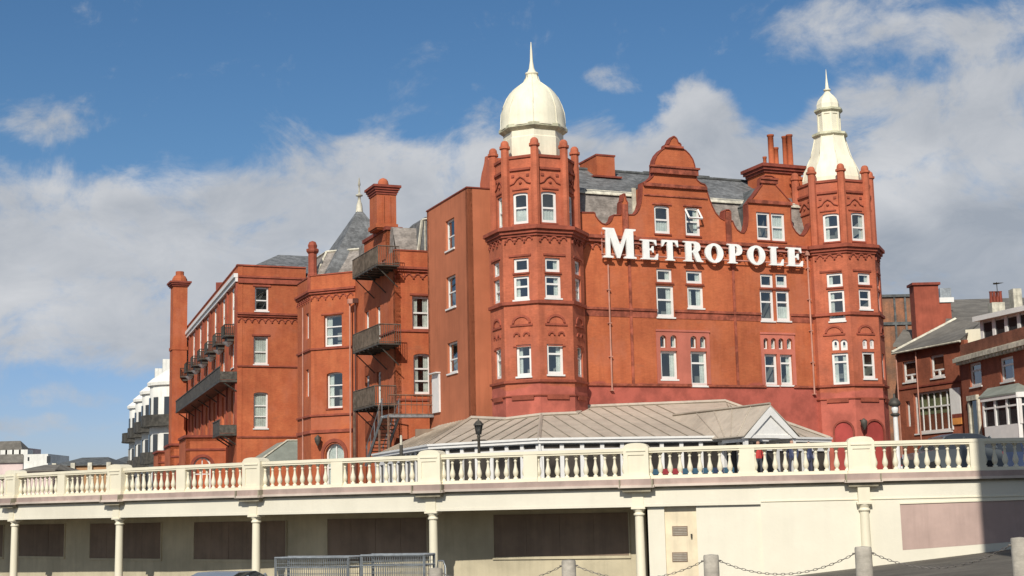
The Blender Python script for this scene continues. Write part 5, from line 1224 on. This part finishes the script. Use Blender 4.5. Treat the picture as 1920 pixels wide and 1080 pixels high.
for i, (p, q) in enumerate(segs_):
    F = Face(p, q); fas.box(F, -0.02, F.L+0.02, -0.02, 0.06, ZE-0.16, ZE+0.06); fas.box(F, -0.02, F.L+0.02, 0.0, 0.12, ZE-0.02, ZE+0.08)
    sof.box(F, 0, F.L, -0.10, -0.02, ZE-0.20, ZE-0.16)
    D = -0.10; n_ = max(1, round((F.L-0.3)/0.92))
    walls.box(F, 0, F.L, D-0.10, D, 2.67, ZE-0.2); walls.box(F, 0, F.L, D-0.10, D+0.02, 2.28, 2.47); walls.box(F, 0, F.L, D-0.12, D+0.03, ZD, 1.15)
    for k in range(n_+1):
        a = 0.15+(F.L-0.3)*k/n_; walls.box(F, a-0.095, a+0.095, D-0.11, D+0.012, ZD, ZE-0.2)
    gl.box(F, 0.1, F.L-0.1, D-0.08, D-0.06, 1.15, 2.68)
    if i < 3: fas.tube([F.p(F.L, ZD, -0.3), F.p(F.L, ZE-0.1, -0.05)], 0.06, 8)
walls.build('wall_frame', M['white'], con); gl.build('glazing', M['consglass'], con); fas.build('fascia', M['white'], con); sof.build('soffit', M['galv'], con)
b = MB(); Fi = Face(e1, e4); b.box(Fi, 0, Fi.L, -9.5, -9.3, ZD, 4.2); Fi = Face(e1+Vector((0.5, 3.5, 0)), e4+Vector((0, 3.5, 0))); b.box(Fi, 0, Fi.L, -0.1, 0.0, ZD, 2.9)
b.build('inner_partition', M['shutter'], con)
# gabled porch
p0, p1 = at_y(1397, 823.5, 65.0), at_y(1493, 822.5, 66.3); F = Face(p0, p1); zb = ZE-0.06; L_ = F.L; zap = F.hit(1443, 764)[1]; am = F.hit(1443, 790)[0]
porch_ = MB(); porch_.panel(F, [(0.1, zb), (L_-0.1, zb), (am, zap-0.12)], (), -0.1, 0.0); po = porch_.build('porch_gable', M['white'], con)
b = MB()
for (aa, s_) in ((-0.12, 1), (L_+0.12, -1)):
    q = [(aa, zb-0.1), (aa+s_*0.34, zb-0.1), (am, zap-0.36), (am, zap+0.08)]; b.panel(F, q, (), -0.1, 0.10)
b.box(F, 0, L_, 0.0, 0.05, zb-0.1, zb+0.05); b.build('barge_board', M['white'], po)
b = MB(); bk = 8.4; D3 = Vector((F.n.x, F.n.y, 0))*-bk
for aa in (-0.15, L_+0.15):
    A_, B_ = F.p(aa, zb+0.02, 0.12), F.p(am, zap+0.12, 0.12)
    b.slab([A_, B_, B_+D3*(1.0), A_+D3*0.30], 0.05)
    for k in range(1, 5): t_ = k/5; q0, q1 = A_+D3*(0.30*t_), B_+D3*(t_*0.9); b.bar(q0+Vector((0, 0, .03)), q1+Vector((0, 0, .03)), 0.04)
b.build('porch_roof', M['roofmetal'], po)
b = MB(); b.bar(F.p(am, zap+0.17, 0.1), F.p(am, zap+0.17, 0.1)+D3*0.97, 0.09); b.build('ridge_cap', M['seam'], po)
for aa in (0.1, L_-0.1): b = MB(); b.box(F, aa-0.09, aa+0.09, -0.2, -0.02, ZD, zb-0.1); b.box(F, aa-0.05, aa+0.05, -1.9, -0.21, zb-0.25, zb-0.1); b.build('porch_post', M['white'], po)

# ================================================================== RIGHT HAND BUILDINGS
r1 = empty('brick_side_house', (25.7, 95, ZD)); tag(r1, 'dark red brick house with hipped grey roof and wide multi-pane window beside the hotel', 'house')
R0 = at_z(1680, 661, 9.5); R1_ = at_z(1807, 637, 9.5); F1 = Face(R0, R1_); hs_ = []
for px in ((1692.8, 676.5, 1718.7, 716), (1744.6, 665, 1770.5, 708)):
    r = F1.rect(*px); hs_.append(window(r1, F1, r, 0.13, (.34,), None, 'none', 'w', mull=(), depth=0.15))
    b = MB(); b.box(F1, (r[0]+r[1])/2-0.07, (r[0]+r[1])/2+0.07, -0.2, -0.11, r[2], r[2]+(r[3]-r[2])*.34); b.build('window_bar', M['white'], r1)
r = F1.rect(1714, 734, 1784, 809); r = (r[0], r[1], r[2]-0.05, r[3]+0.05); hs_.append(window(r1, F1, r, 0.13, (.62,), None, 'none', 'w', mull=(.17, .34, .5, .67, .84), depth=0.2))
b = MB(); b.box(F1, r[0]+.15, r[1]-.15, -.34, -.31, r[2]+(r[3]-r[2])*.45, r[3]-.1); b.build('blind', mat('olive_blind', (0.30, 0.30, 0.16), .9, var=.3, scale=1.5, streak=.4), r1)
r = F1.rect(1699, 752, 1707, 800); hs_.append(window(r1, F1, r, 0.12, (), None, 'half', False, depth=0.2))
b = MB(); b.panel(F1, rect_loop(0, F1.L, ZD, 9.5), hs_, -0.3, 0); b.box(F1, -0.05, 6.5, -3, -0.32, ZD, 9.3)
b.build('wall', M['darkbrick'], r1)
b = MB(); z = F1.hit(1720, 733)[1]; b.box(F1, 0, F1.L, 0, 0.06, F1.hit(1740, 724)[1], F1.hit(1740, 724)[1]+0.1); b.build('string_course', M['trim'], r1)
r = F1.rect(1784.5, 727, 1803, 805); b = MB(); zmid = r[2]+(r[3]-r[2])*0.37; b.box(F1, r[0], r[1], 0, 0.08, zmid, r[3]); b.mi = 1; b.box(F1, r[0]+0.1, r[1], 0, 0.085, r[2]+0.3, zmid-0.25); b.mi = 2; b.box(F1, r[0]+0.1, r[1], 0, 0.09, zmid-0.25, zmid); b.mi = 0; b.box(F1, r[0], r[0]+0.1, 0, 0.083, r[2], zmid)
b.build('sign_panel', [M['white'], M['orange'], M['trim']], r1)
b = MB(); pk = at_y(1792, 598, 97); d1 = R0+Vector((-0.3, -0.1, 0)); d2 = R1_+Vector((-0.3, -0.2, 0)); bk1 = R0+Vector((9, 4, 0))
P5 = at_y(1835, 606, 93.5); 
b.slab([d1, d2, P5, pk], 0.1); b.slab([d1, pk, bk1], 0.1); b.build('roof', M['greyroof'], r1)
b = MB(); b.bar(d1, pk, 0.16); b.tube([d1+Vector((0, 0, -.1)), d2+Vector((0, 0, -.1))], 0.07, 6); b.build('ridge_tiles', M['leadcream'], r1)
b = MB(); a = F1.hit(1721, 690)[0]; b.tube([F1.p(a, ZD+2, .1), F1.p(a, 9.3, .1)], 0.05, 6); b.build('drainpipe', M['pipe'], r1); b = MB(); b.tube([F1.p(.12, ZD, .1), F1.p(.12, 9.3, .1)], 0.05, 6); b.build('drainpipe', M['pipe'], r1)

r2 = empty('brick_terrace_house', (28.2, 84, ZD)); tag(r2, 'brick house with white flat roofed dormer and white glazed bay at the right edge', 'house')
Q0 = at_y(1800, 679, 87.8); Q1 = at_z(1920, 647.8, Q0.z); F2 = Face(Q0, Q0+(Q1-Q0)*1.8); zc = Q0.z; hs_ = []
for px, cur in (((1818, 680, 1840, 724.5), 'none'), ((1875.5, 669, 1901, 715), 'right')):
    r = F2.rect(*px); hs_.append(window(r2, F2, r, 0.13, (.68,), None, cur, 'w', depth=0.13))
b = MB(); b.panel(F2, rect_loop(-0.0, F2.L, ZD, zc), hs_, -0.3, 0); b.box(F2, 0, F2.L, -3, -0.3, ZD, zc-0.1); b.build('wall', M['darkbrick'], r2)
zp = F2.hit(1860, 629.5)[1]; b = MB(); b.box(F2, 0.1, F2.L, -2, -0.02, zc, zp); b.build('parapet_wall', M['brownbrick'], r2)
b = MB(); b.box(F2, -0.15, F2.L, 0, 0.42, zc-0.05, zc+0.2); b.box(F2, -0.1, F2.L, 0, 0.3, zc+0.2, zc+0.28)
for k in range(30): b.box(F2, 0.2+k*0.5, 0.38+k*0.5, 0.02, 0.34, zc-0.22, zc-0.05)
b.build('cornice', M['leadcream'], r2)
D0 = at_y(1838, 594, 88); D1 = at_z(1920, 575.6, D0.z); FD2 = Face(D0, D0+(D1-D0)*2); ztop = D0.z; zbt = FD2.hit(1845, 636)[1]
b = MB(); b.box(FD2, -0.2, FD2.L, -3.2, 0.45, ztop-0.30, ztop); dm = b.build('dormer_roof', M['white'], r2)
b = MB(); b.box(FD2, 0.0, FD2.L, -3, -0.05, zbt-0.6, ztop-0.3); b.build('dormer_wall', M['white'], dm)
for k in range(9):
    b = MB(); b.box(FD2, 0.30+k*1.25, 1.25+k*1.25, -0.045, 0.0, zbt-0.5, ztop-0.45); b.mi = 1; b.box(FD2, 0.0+k*1.25, 0.28+k*1.25, 0.002, 0.07, zbt-0.5, ztop-0.3); b.build('dormer_window', [M['darkglass'], M['white']], dm)
FCk = Face(at_y(1810, 625, 90.5), at_y(1840, 620, 90.0)); r = FCk.rect(1811, 617, 1842, 650); b = MB(); b.box(FCk, r[0], r[1], -1.5, 0, r[2]-0.5, r[3]); b.build('dormer_cheek', M['cream'], r2)
# bay shopfront
G0 = at_y(1842, 745, 81.3); G1 = at_y(1908, 735, 77.6); FG = Face(G0, G1); zt_ = G0.z; G2 = G1+(Vector((1.6, 1.0, 0)))
b = MB(); b.box(FG, 0, FG.L, -0.15, 0, ZD, FG.hit(1870, 798)[1]); b.box(FG, -0.05, FG.L+0.05, -0.2, 0.12, zt_-0.28, zt_); Fh = Face(G1, G1+Vector((4.5, -1.0, 0))); b.box(Fh, 0, Fh.L, -0.15, 0, ZD, 2.9); b.box(Fh, -0.03, Fh.L, -0.2, 0.12, zt_-0.281, zt_+0.002)
zs = FG.hit(1870, 798)[1]; n_ = 3
for k in range(n_+1): a = FG.L*k/n_; b.box(FG, a-0.07, a+0.07, -0.16, 0.01, zs-0.02, zt_-0.2)
for k in range(4): a = Fh.L*k/3; b.box(Fh, a-0.09, a+0.09, -0.16, 0.01, 2.8, zt_-0.2)
zm_ = zs+(zt_-zs)*0.6; b.box(FG, 0, FG.L, -0.12, -0.0, zm_-0.05, zm_+0.05); b.box(Fh, 0, Fh.L, -0.12, -0.0, zm_-0.05, zm_+0.05)
by = b.build('shop_bay', M['white'], r2)
b = MB(); b.box(FG, 0.02, FG.L-0.02, -0.11, -0.08, zs, zt_-0.25); b.box(Fh, 0.02, Fh.L, -0.11, -0.08, 2.9, zt_-0.25); b.build('glazing', M['darkglass'], by)
b = MB(); A_, B_ = FG.p(-0.2, zt_, 0.15), FG.p(FG.L, zt_, 0.15); C_ = F2.p(F2.hit(1908, 700)[0], F2.hit(1900, 720)[1], 0.02); D_ = F2.p(F2.hit(1850, 700)[0], F2.hit(1858, 727)[1], 0.02)
b.slab([A_, B_, C_, D_], 0.1); b.slab([B_, Fh.p(Fh.L, zt_, 0.15), Fh.p(Fh.L, zt_, 0.15)+Vector((1.5, 4, 1.0)), C_], 0.1); b.build('bay_roof', M['greenroof'], by)
b = MB(); r = F2.rect(1820, 744, 1838, 815); b.box(F2, r[0], r[0]+0.2, 0, 0.15, ZD, r[3]); b.box(F2, r[1]-0.1, r[1]+0.1, 0, 0.15, ZD, r[3]); b.box(F2, r[0], r[1], 0, 0.2, r[3]-0.2, r[3]+0.1); b.mi = 1; b.box(F2, r[0]+.2, r[1]-.1, 0, 0.03, ZD, r[3]-.2); b.build('doorway', [M['leadcream'], M['darkglass']], r2)
for (x0, x1, y, Yd, m_) in ((1858, 1882, 545, 96, 1), (1899, 1915, 541, 96, 2)):
    P = at_y(x0, y, Yd); Q = at_y(x1, y, Yd); Fp = Face(P, Q); b = MB()
    b.box(Fp, 0, Fp.L, -0.9, 0, P.z-2.6, P.z-0.8 if m_ == 1 else P.z)
    if m_ == 1:
        for k in range(4): c = Fp.p(Fp.L*(k+.5)/4, 0, -0.4); b.mi = 1; b.lathe((c.x, c.y), [(0.12, P.z-0.8), (0.1, P.z-0.1), (0.13, P.z)], 8)
    b.build('chimney', [M['leadcream'], M['trim']], r2)

# brick buildings behind the right tower
r3 = empty('old_brick_warehouse', (34, 118, ZD)); tag(r3, 'weathered brown brick wall seen behind the right hand hotel tower', 'building')
P, Q = at_y(1640, 558, 118), at_y(1716, 560, 118); F3 = Face(P, Q); b = MB(); b.box(F3, 0, F3.L, -6, 0, ZD, P.z); b.build('wall', M['oldbrick'], r3)
b = MB(); b.box(F3, 0, F3.L, -6.1, 0.15, P.z, P.z+0.22); zz = F3.hit(1690, 606)[1]; b.box(F3, 0, F3.L, 0, 0.12, zz-0.15, zz+0.1)
for x in (1678, 1698): a = F3.hit(x, 590)[0]; b.box(F3, a-0.08, a+0.08, 0, 0.1, zz-2, P.z)
b.build('coping', M['slate_dark'], r3)
b = MB(); a0_, a1_ = F3.hit(1672, 650)[0], F3.L+3.0; b.slab([F3.p(a0_-1.5, F3.hit(1680, 660)[1], 6.0), F3.p(a1_, F3.hit(1680, 660)[1], 6.0), F3.p(a1_, F3.hit(1700, 618)[1], 0.2), F3.p(a0_+1.0, F3.hit(1700, 618)[1], 0.2)], 0.2); b.build('lower_roof', M['greyroof'], r3)
r4 = empty('brick_chimney_house', (35, 112, ZD)); tag(r4, 'plain red brick stack block with a long grey roof and white roof tank behind it', 'building')
P, Q = at_y(1713, 535, 112), at_y(1759, 536, 112); F4 = Face(P, Q); b = MB(); b.box(F4, 0, F4.L, -1.3, 0, ZD, P.z); b.box(F4, F4.L, F4.L+1.0, -1.25, -0.3, ZD, F4.hit(1770, 568)[1]); b.build('wall', M['stackbrick'], r4)
b = MB(); b.box(F4, -0.15, F4.L+0.15, -1.5, 0.15, P.z, P.z+0.2); b.build('coping', M['trim'], r4)
r = Face(at_y(1762, 540, 116), at_y(1783, 540, 116)); b = MB(); z1_ = at_y(1770, 540, 116).z; z0_ = at_y(1770, 567, 116).z; b.box(r, 0, r.L, -1, 0, z0_, z1_); b.mi = 1; b.box(r, -0.1, r.L+0.15, -1.1, 0.1, z0_, z0_+0.4); b.build('roof_tank', [M['galv'], M['white']], r4)
b = MB(); P, Q = at_y(1778, 562, 125), at_y(1990, 556, 125); A_, B_ = at_y(1770, 625, 104), at_y(1990, 620, 100); b.slab([A_, B_, Q, P], 0.2); b.build('roof', M['greyroof'], r4)

def aerial(root, x, y, Y, h=1.6):
    P = at_y(x, y, Y); b = MB(); b.bar(P, P+Vector((0, 0, h)), 0.04)
    for k in range(5): b.bar(P+Vector((-0.35+0.05*k, 0.15*k-.3, h-0.1)), P+Vector((0.35-0.05*k, 0.15*k-.3, h-0.1)), 0.022)
    b.bar(P+Vector((0, -.4, h-0.1)), P+Vector((0, .4, h-0.1)), 0.022); b.build('aerial', M['iron'], root)
aerial(r2, 1870, 548, 96, 0.7)
# ================================================================== WHITE TERRACE BEYOND THE WING
FT = Face(WS0+(WS1-WS0).normalized()*(LW+44), WS0+(WS1-WS0).normalized()*(LW+1.0)); LT = FT.L
tl = ['white stucco seaside house with rounded bay and iron balconies, nearest to the hotel chimney', 'white bow fronted house, second beyond the hotel wing', 'white bow fronted house, third beyond the hotel wing', 'white bow fronted house, fourth beyond the hotel wing', 'white bow fronted house at the far end of the terrace']
for i in range(4):
    a1 = LT-i*10.9; a0 = a1-10.8; am = (a0+a1)/2
    hh = empty('white_terrace_house', FT.p(am, ZD, 0), 0); tag(hh, tl[i], 'house', 'white seafront terrace beyond the hotel')
    b = MB(); b.box(FT, a0, a1, -12, 0, ZD, 14.0); b.box(FT, a1-0.7, a1-0.1, -12, 0.3, 14, 17.0); b.build('wall', M['whitehouse'], hh)
    c = FT.p(am-1.2, 0, 0.2); b = MB(); b.lathe((c.x, c.y), [(2.6, ZD), (2.6, 12.6)], 16, 0, True); b.lathe((c.x, c.y), [(2.85, 12.6), (2.9, 12.9), (2.3, 13.4), (0.5, 14.6)], 16, 0, False); b.build('bow_bay', M['whitehouse'], hh)
    for z in (2.0, 5.6, 9.3):
        for k in range(5):
            t = HANG-math.radians(200)+math.radians(-60+30*k)+0.25; Fk = Face((c.x+2.62*math.cos(t)-0.0, c.y+2.62*math.sin(t)), (c.x+2.62*math.cos(t+0.28), c.y+2.62*math.sin(t+0.28))); b = MB(); b.box(Fk, 0.05, Fk.L-0.05, 0, 0.05, z, z+2.1); b.build('window', M['darkglass'], hh)
    for z in (4.9, 8.6):
        b = MB(); b.lathe((c.x, c.y), [(3.5, z-0.15), (3.5, z)], 16, 0, False); b.lathe((c.x, c.y), [(3.42, z), (3.42, z+1.0), (3.36, z+1.0), (3.36, z)], 24, 0, False, False); b.build('iron_balcony', M['iron'], hh)
    b = MB(); b.box(FT, am+1.6, a1-0.8, 0, 1.4, 4.7, 4.9); b.box(FT, am+1.6, a1-0.8, 1.32, 1.4, 4.9, 5.9)
    for k in range(3): b.box(FT, am+1.7+k*1.5, am+1.82+k*1.5, 1.25, 1.37, ZD, 4.7)
    b.build('veranda', M['iron'], hh)
    b = MB(); FTs = Face(FT.p(a0, 0, -1), FT.p(a1, 0, -1)); b.slab([FT.p(a0, 14.0, 0.1), FT.p(a1-0.7, 14.0, 0.1), FT.p(a1-0.7, 16.2, -3), FT.p(a0, 16.2, -3)], 0.15); b.build('roof', M['slate'], hh)
    b = MB(); b.box(FT, am-0.5, am+1.6, -1.6, -0.25, 14.0, 15.9); b.mi = 1; b.box(FT, am-0.2, am+1.3, -0.26, -0.2, 14.4, 15.4); b.build('dormer', [M['whitehouse'], M['darkglass']], hh)

# ================================================================== DISTANT BUILDINGS ON THE LEFT
def pbox(name, label, cat, x0, x1, yt, Y, mats, roof=None, depth=10, wins=(), extra=None, group=None):
    P, Q = at_y(x0, yt, Y), at_y(x1, yt, Y); Q.z = P.z; F = Face(P, Q); root = empty(name, F.p(F.L/2, ZD, 0)); tag(root, label, cat, group)
    b = MB(); b.box(F, 0, F.L, -depth, 0, ZD, P.z); b.build('wall', mats, root)
    if roof:
        h, m_ = roof; b = MB(); zt_ = P.z+h; i_ = min(F.L*0.25, depth*0.3)
        b.slab([F.p(-.3, P.z, .3), F.p(F.L+.3, P.z, .3), F.p(F.L-i_, zt_, -depth/2), F.p(i_, zt_, -depth/2)], .15); b.slab([F.p(i_, zt_, -depth/2), F.p(F.L-i_, zt_, -depth/2), F.p(F.L+.3, P.z, -depth), F.p(-.3, P.z, -depth)], .15)
        b.slab([F.p(-.3, P.z, .3), F.p(i_, zt_, -depth/2), F.p(-.3, P.z, -depth)], .15); b.slab([F.p(F.L+.3, P.z, .3), F.p(F.L+.3, P.z, -depth), F.p(F.L-i_, zt_, -depth/2)], .15); b.build('roof', m_, root)
    for (u0, u1, y0, y1) in wins:
        r = F.rect(u0, y0, u1, y1); b = MB(); b.box(F, r[0], r[1], 0, 0.06, r[2], r[3]); b.build('window', M['darkglass'], root)
    return F, root, P
pbox('pale_block', 'pale pink rendered block with a flat roof at the left horizon', 'building', 18, 40, 839, 240, M['pinkwall'], wins=((24, 28, 846, 850), (31, 35, 846, 850)))
F, rt2, P = pbox('white_roof_building', 'low building with white dormers and brown roof at the left edge', 'building', -60, 43, 868, 230, M['pinkwall'], (3.6, M['greyroof']))
b = MB()
for k in range(8): a = F.L*(k+0.5)/8; b = MB(); b.box(F, a-0.7, a+0.7, -4.2, -1.6, P.z+0.3, P.z+2.0); b.build('dormer', M['whitehouse'], rt2)
pbox('white_drum_building', 'white building with a grey end behind the low brown roof at left', 'building', 45, 90, 852, 210, M['whitehouse'], wins=((52, 55, 857, 864), (88, 95, 855, 868)))
pbox('brown_roof_shed', 'long low shed with a grey brown roof at the left horizon', 'building', 40, 100, 882, 150, M['pinkwall'], (0.7, M['greyroof']))
F, rt3, P = pbox('tan_gabled_hall', 'tan rendered hall with pale pilasters and dark roof left of the white terrace', 'building', 105, 205, 872, 170, M['tan'], (1.0, M['slate_dark']))
b = MB()
for x in (103, 138, 170, 205): a = F.hit(x, 880)[0]; b = MB(); b.box(F, a-0.25, a+0.25, 0, 0.4, ZD, P.z+0.2); b.build('pilaster', M['leadcream'], rt3); 
pbox('stone_lodge', 'small pale stone building with grey roof between the tan hall and the white terrace', 'building', 206, 245, 868, 190, M['leadcream'], (1.0, M['slate_dark']), wins=((215, 220, 872, 880), (228, 233, 872, 880)))
for (x, Y, h) in ((104, 150, 0),):
    pass

# ================================================================== STREET LAMPS
def lamp(x, ytop, Y, label, kind):
    P = at_y(x, ytop, Y); root = empty('street_lamp', (P.x, P.y, ZD)); tag(root, label, 'street lamp', None); z = P.z
    if kind == 'lantern':
        b = MB(); b.lathe((P.x, P.y), [(0.13, ZD), (0.12, ZD+0.3), (0.07, ZD+0.45), (0.055, z-0.75), (0.08, z-0.72), (0.05, z-0.6)], 10); b.bar((P.x-0.28, P.y, z-0.85), (P.x+0.28, P.y, z-0.85), 0.04); b.build('pole', M['iron'], root)
        b = MB(); b.lathe((P.x, P.y), [(0.09, z-0.62), (0.15, z-0.25)], 6, 0, False); b.mi = 1; b.lathe((P.x, P.y), [(0.22, z-0.25), (0.20, z-0.2), (0.10, z-0.08), (0.03, z-0.04), (0.02, z+0.03)], 6, 0, False)
        for k in range(6): t = k*math.pi/3; b.bar((P.x+0.095*math.cos(t), P.y+0.095*math.sin(t), z-0.62), (P.x+0.155*math.cos(t), P.y+0.155*math.sin(t), z-0.25), 0.025)
        b.build('lantern', [M['darkglass'], M['iron']], root)
    elif kind == 'post':
        b = MB(); b.lathe((P.x, P.y), [(0.09, ZD), (0.07, z-0.4)], 10); b.mi = 1; b.lathe((P.x, P.y), [(0.05, z-0.4), (0.05, z-0.05), (0.03, z)], 8); b.build('pole', [M['iron'], M['leadcream']], root)
    else:
        b = MB(); b.lathe((P.x, P.y), [(0.13, ZD), (0.11, z-1.05)], 12); b.build('pole', M['white'], root)
        b = MB(); b.lathe((P.x, P.y), [(0.10, z-0.95), (0.16, z-0.8), (0.16, z-0.68), (0.12, z-0.58)], 12); b.build('globe', M['lamp'], root)
        b = MB(); b.lathe((P.x, P.y), [(0.16, z-1.08), (0.24, z-1.0), (0.16, z-0.93)], 12); b.lathe((P.x, P.y), [(0.22, z-0.60), (0.30, z-0.50), (0.28, z-0.42), (0.18, z-0.25), (0.06, z-0.2), (0.05, z)], 12); b.build('hood', M['iron'], root)
lamp(897, 786, 58, 'black lantern lamp post in front of the conservatory roof', 'lantern')
lamp(752, 816, 59, 'dark post with a pale top below the fire escape', 'post')
lamp(1676, 738, 68, 'white lamp column with a dark hood at the right corner of the hotel', 'hood')

# ================================================================== CARS, SEATS AND PEOPLE BEHIND THE BALUSTRADE
def car_up(x, Y, zr, ang, L, pm, label, hgt=1.5):
    P = at_y(x, 850, Y); return car(P.x, P.y, zr, ang, L, pm, label, hgt, 1.8)
c1 = car_up(1785, 58.5, ZD+1.70, math.radians(6), 3.6, M['carpaint_dark'], 'dark blue grey car, its roof showing above the balustrade right of the large pier', 1.70)
c2 = car_up(1716, 82, ZD+1.55, math.radians(70), 3.8, M['carpaint_red'], 'red car seen through the balusters just left of the dark car', 1.45)
c3 = car_up(1890, 60, ZD+1.5, math.radians(4), 4.3, M['navy'], 'dark car parked behind the shaded end of the balustrade', 1.5)
sp = copy_tree
def chair(x, Y, mt, label):
    P = at_y(x, 880, Y); root = empty('patio_chair', (P.x, P.y, ZD)); tag(root, label, 'chair', 'patio chairs outside the conservatory')
    F = Face((P.x-0.24, P.y), (P.x+0.24, P.y))
    b = MB(); b.box(F, 0, 0.40, -0.45, 0.0, ZD+0.24, ZD+0.34); b.build('seat', mt, root)
    b = MB(); b.box(F, 0, 0.40, -0.02, 0.03, ZD+0.34, ZD+0.56); b.build('backrest', mt, root)
    for a in (0.03, 0.37):
        for d in (-0.42, -0.02): b = MB(); b.bar(F.p(a, ZD, d), F.p(a, ZD+0.24, d), 0.04); b.build('leg', M['galv'], root)
cols = ['blue', 'red', 'red', 'blue', 'blue', 'blue', 'navy', 'blue']
wh = ['first', 'second', 'third', 'fourth', 'fifth', 'sixth', 'seventh', 'eighth']
for i, c_ in enumerate(cols):
    chair(1233+i*19.4, 57.5, M[c_], '%s low patio chair, %s from the left in the row behind the balustrade' % ({'blue': 'blue', 'red': 'red', 'navy': 'navy'}[c_], wh[i]))
def person(x, Y, top, legs, label, rot=0.0, h=1.7, pose=0):
    P = at_y(x, 880, Y); root = empty('person', (P.x, P.y, ZD), rot); tag(root, label, 'person')
    me = bpy.data.meshes.new('body'); s_ = h/1.7
    J = {'pel': (0, 0, .93), 'sp': (0, 0, 1.15), 'ch': (0, -.01, 1.35), 'nk': (0, 0, 1.47), 'hd': (0, -.02, 1.56), 'tp': (0, -.02, 1.68),
         'sl': (.17, 0, 1.40), 'el': (.24, .03, 1.13), 'wl': (.22, -.10, .90), 'fl': (.215, -.13, .82), 'sr': (-.17, 0, 1.40), 'er': (-.24, .03, 1.13), 'wr': (-.22, -.10, .90), 'fr': (-.215, -.13, .82),
         'hl': (.10, 0, .88), 'kl': (.11, -.03, .50), 'al': (.11, .03, .09), 'tl': (.12, -.13, .04), 'hr': (-.10, 0, .88), 'kr': (-.11, -.01, .50), 'ar': (-.11, .05, .09), 'tr': (-.12, -.11, .04)}
    R = {'pel': .145, 'sp': .13, 'ch': .15, 'nk': .055, 'hd': .095, 'tp': .05, 'sl': .065, 'sr': .065, 'el': .045, 'er': .045, 'wl': .032, 'wr': .032, 'fl': .03, 'fr': .03, 'hl': .09, 'hr': .09, 'kl': .06, 'kr': .06, 'al': .042, 'ar': .042, 'tl': .035, 'tr': .035}
    E_ = [('pel', 'sp'), ('sp', 'ch'), ('ch', 'nk'), ('nk', 'hd'), ('hd', 'tp'), ('ch', 'sl'), ('sl', 'el'), ('el', 'wl'), ('wl', 'fl'), ('ch', 'sr'), ('sr', 'er'), ('er', 'wr'), ('wr', 'fr'), ('pel', 'hl'), ('hl', 'kl'), ('kl', 'al'), ('al', 'tl'), ('pel', 'hr'), ('hr', 'kr'), ('kr', 'ar'), ('ar', 'tr')]
    ks = list(J); me.from_pydata([tuple(c*s_ for c in J[k]) for k in ks], [(ks.index(a_), ks.index(b_)) for a_, b_ in E_], [])
    o = bpy.data.objects.new('body', me); SC.collection.objects.link(o); o.parent = root
    md = o.modifiers.new('Skin', 'SKIN'); 
    for i_, k in enumerate(ks): me.skin_vertices[0].data[i_].radius = (R[k]*s_, R[k]*s_*0.8)
    me.skin_vertices[0].data[0].use_root = True
    o.modifiers.new('Sub', 'SUBSURF').levels = 1; o.modifiers['Sub'].render_levels = 1
    m = bpy.data.materials.new('person_clothes'); m.use_nodes = True; t = NT(m.node_tree); oc_ = t.new('ShaderNodeTexCoord').outputs['Object']; sx = t.new('ShaderNodeSeparateXYZ'); t.l.new(oc_, sx.inputs[0])
    z = sx.outputs[2]; c1_ = t.mix(t.math('GREATER_THAN', z, .93*s_), (*legs, 1), (*top, 1)); c2_ = t.mix(t.math('GREATER_THAN', z, 1.46*s_), c1_, (.5, .28, .19, 1)); c3_ = t.mix(t.math('GREATER_THAN', z, 1.62*s_), c2_, (.06, .035, .02, 1))
    t.l.new(c3_, m.node_tree.nodes['Principled BSDF'].inputs['Base Color']); me.materials.append(m)
person(1423, 59, (.5, .05, .04), (.05, .05, .06), 'person in a red top standing behind the balustrade left of the gabled porch', 0.4)
person(1487, 60, (.04, .05, .10), (.05, .05, .07), 'person in navy clothes behind the balustrade under the porch gable', -0.5, 1.74)
person(1518, 60.5, (.05, .06, .12), (.06, .06, .09), 'person in dark blue standing near the porch, seen between balusters', 0.8, 1.68)
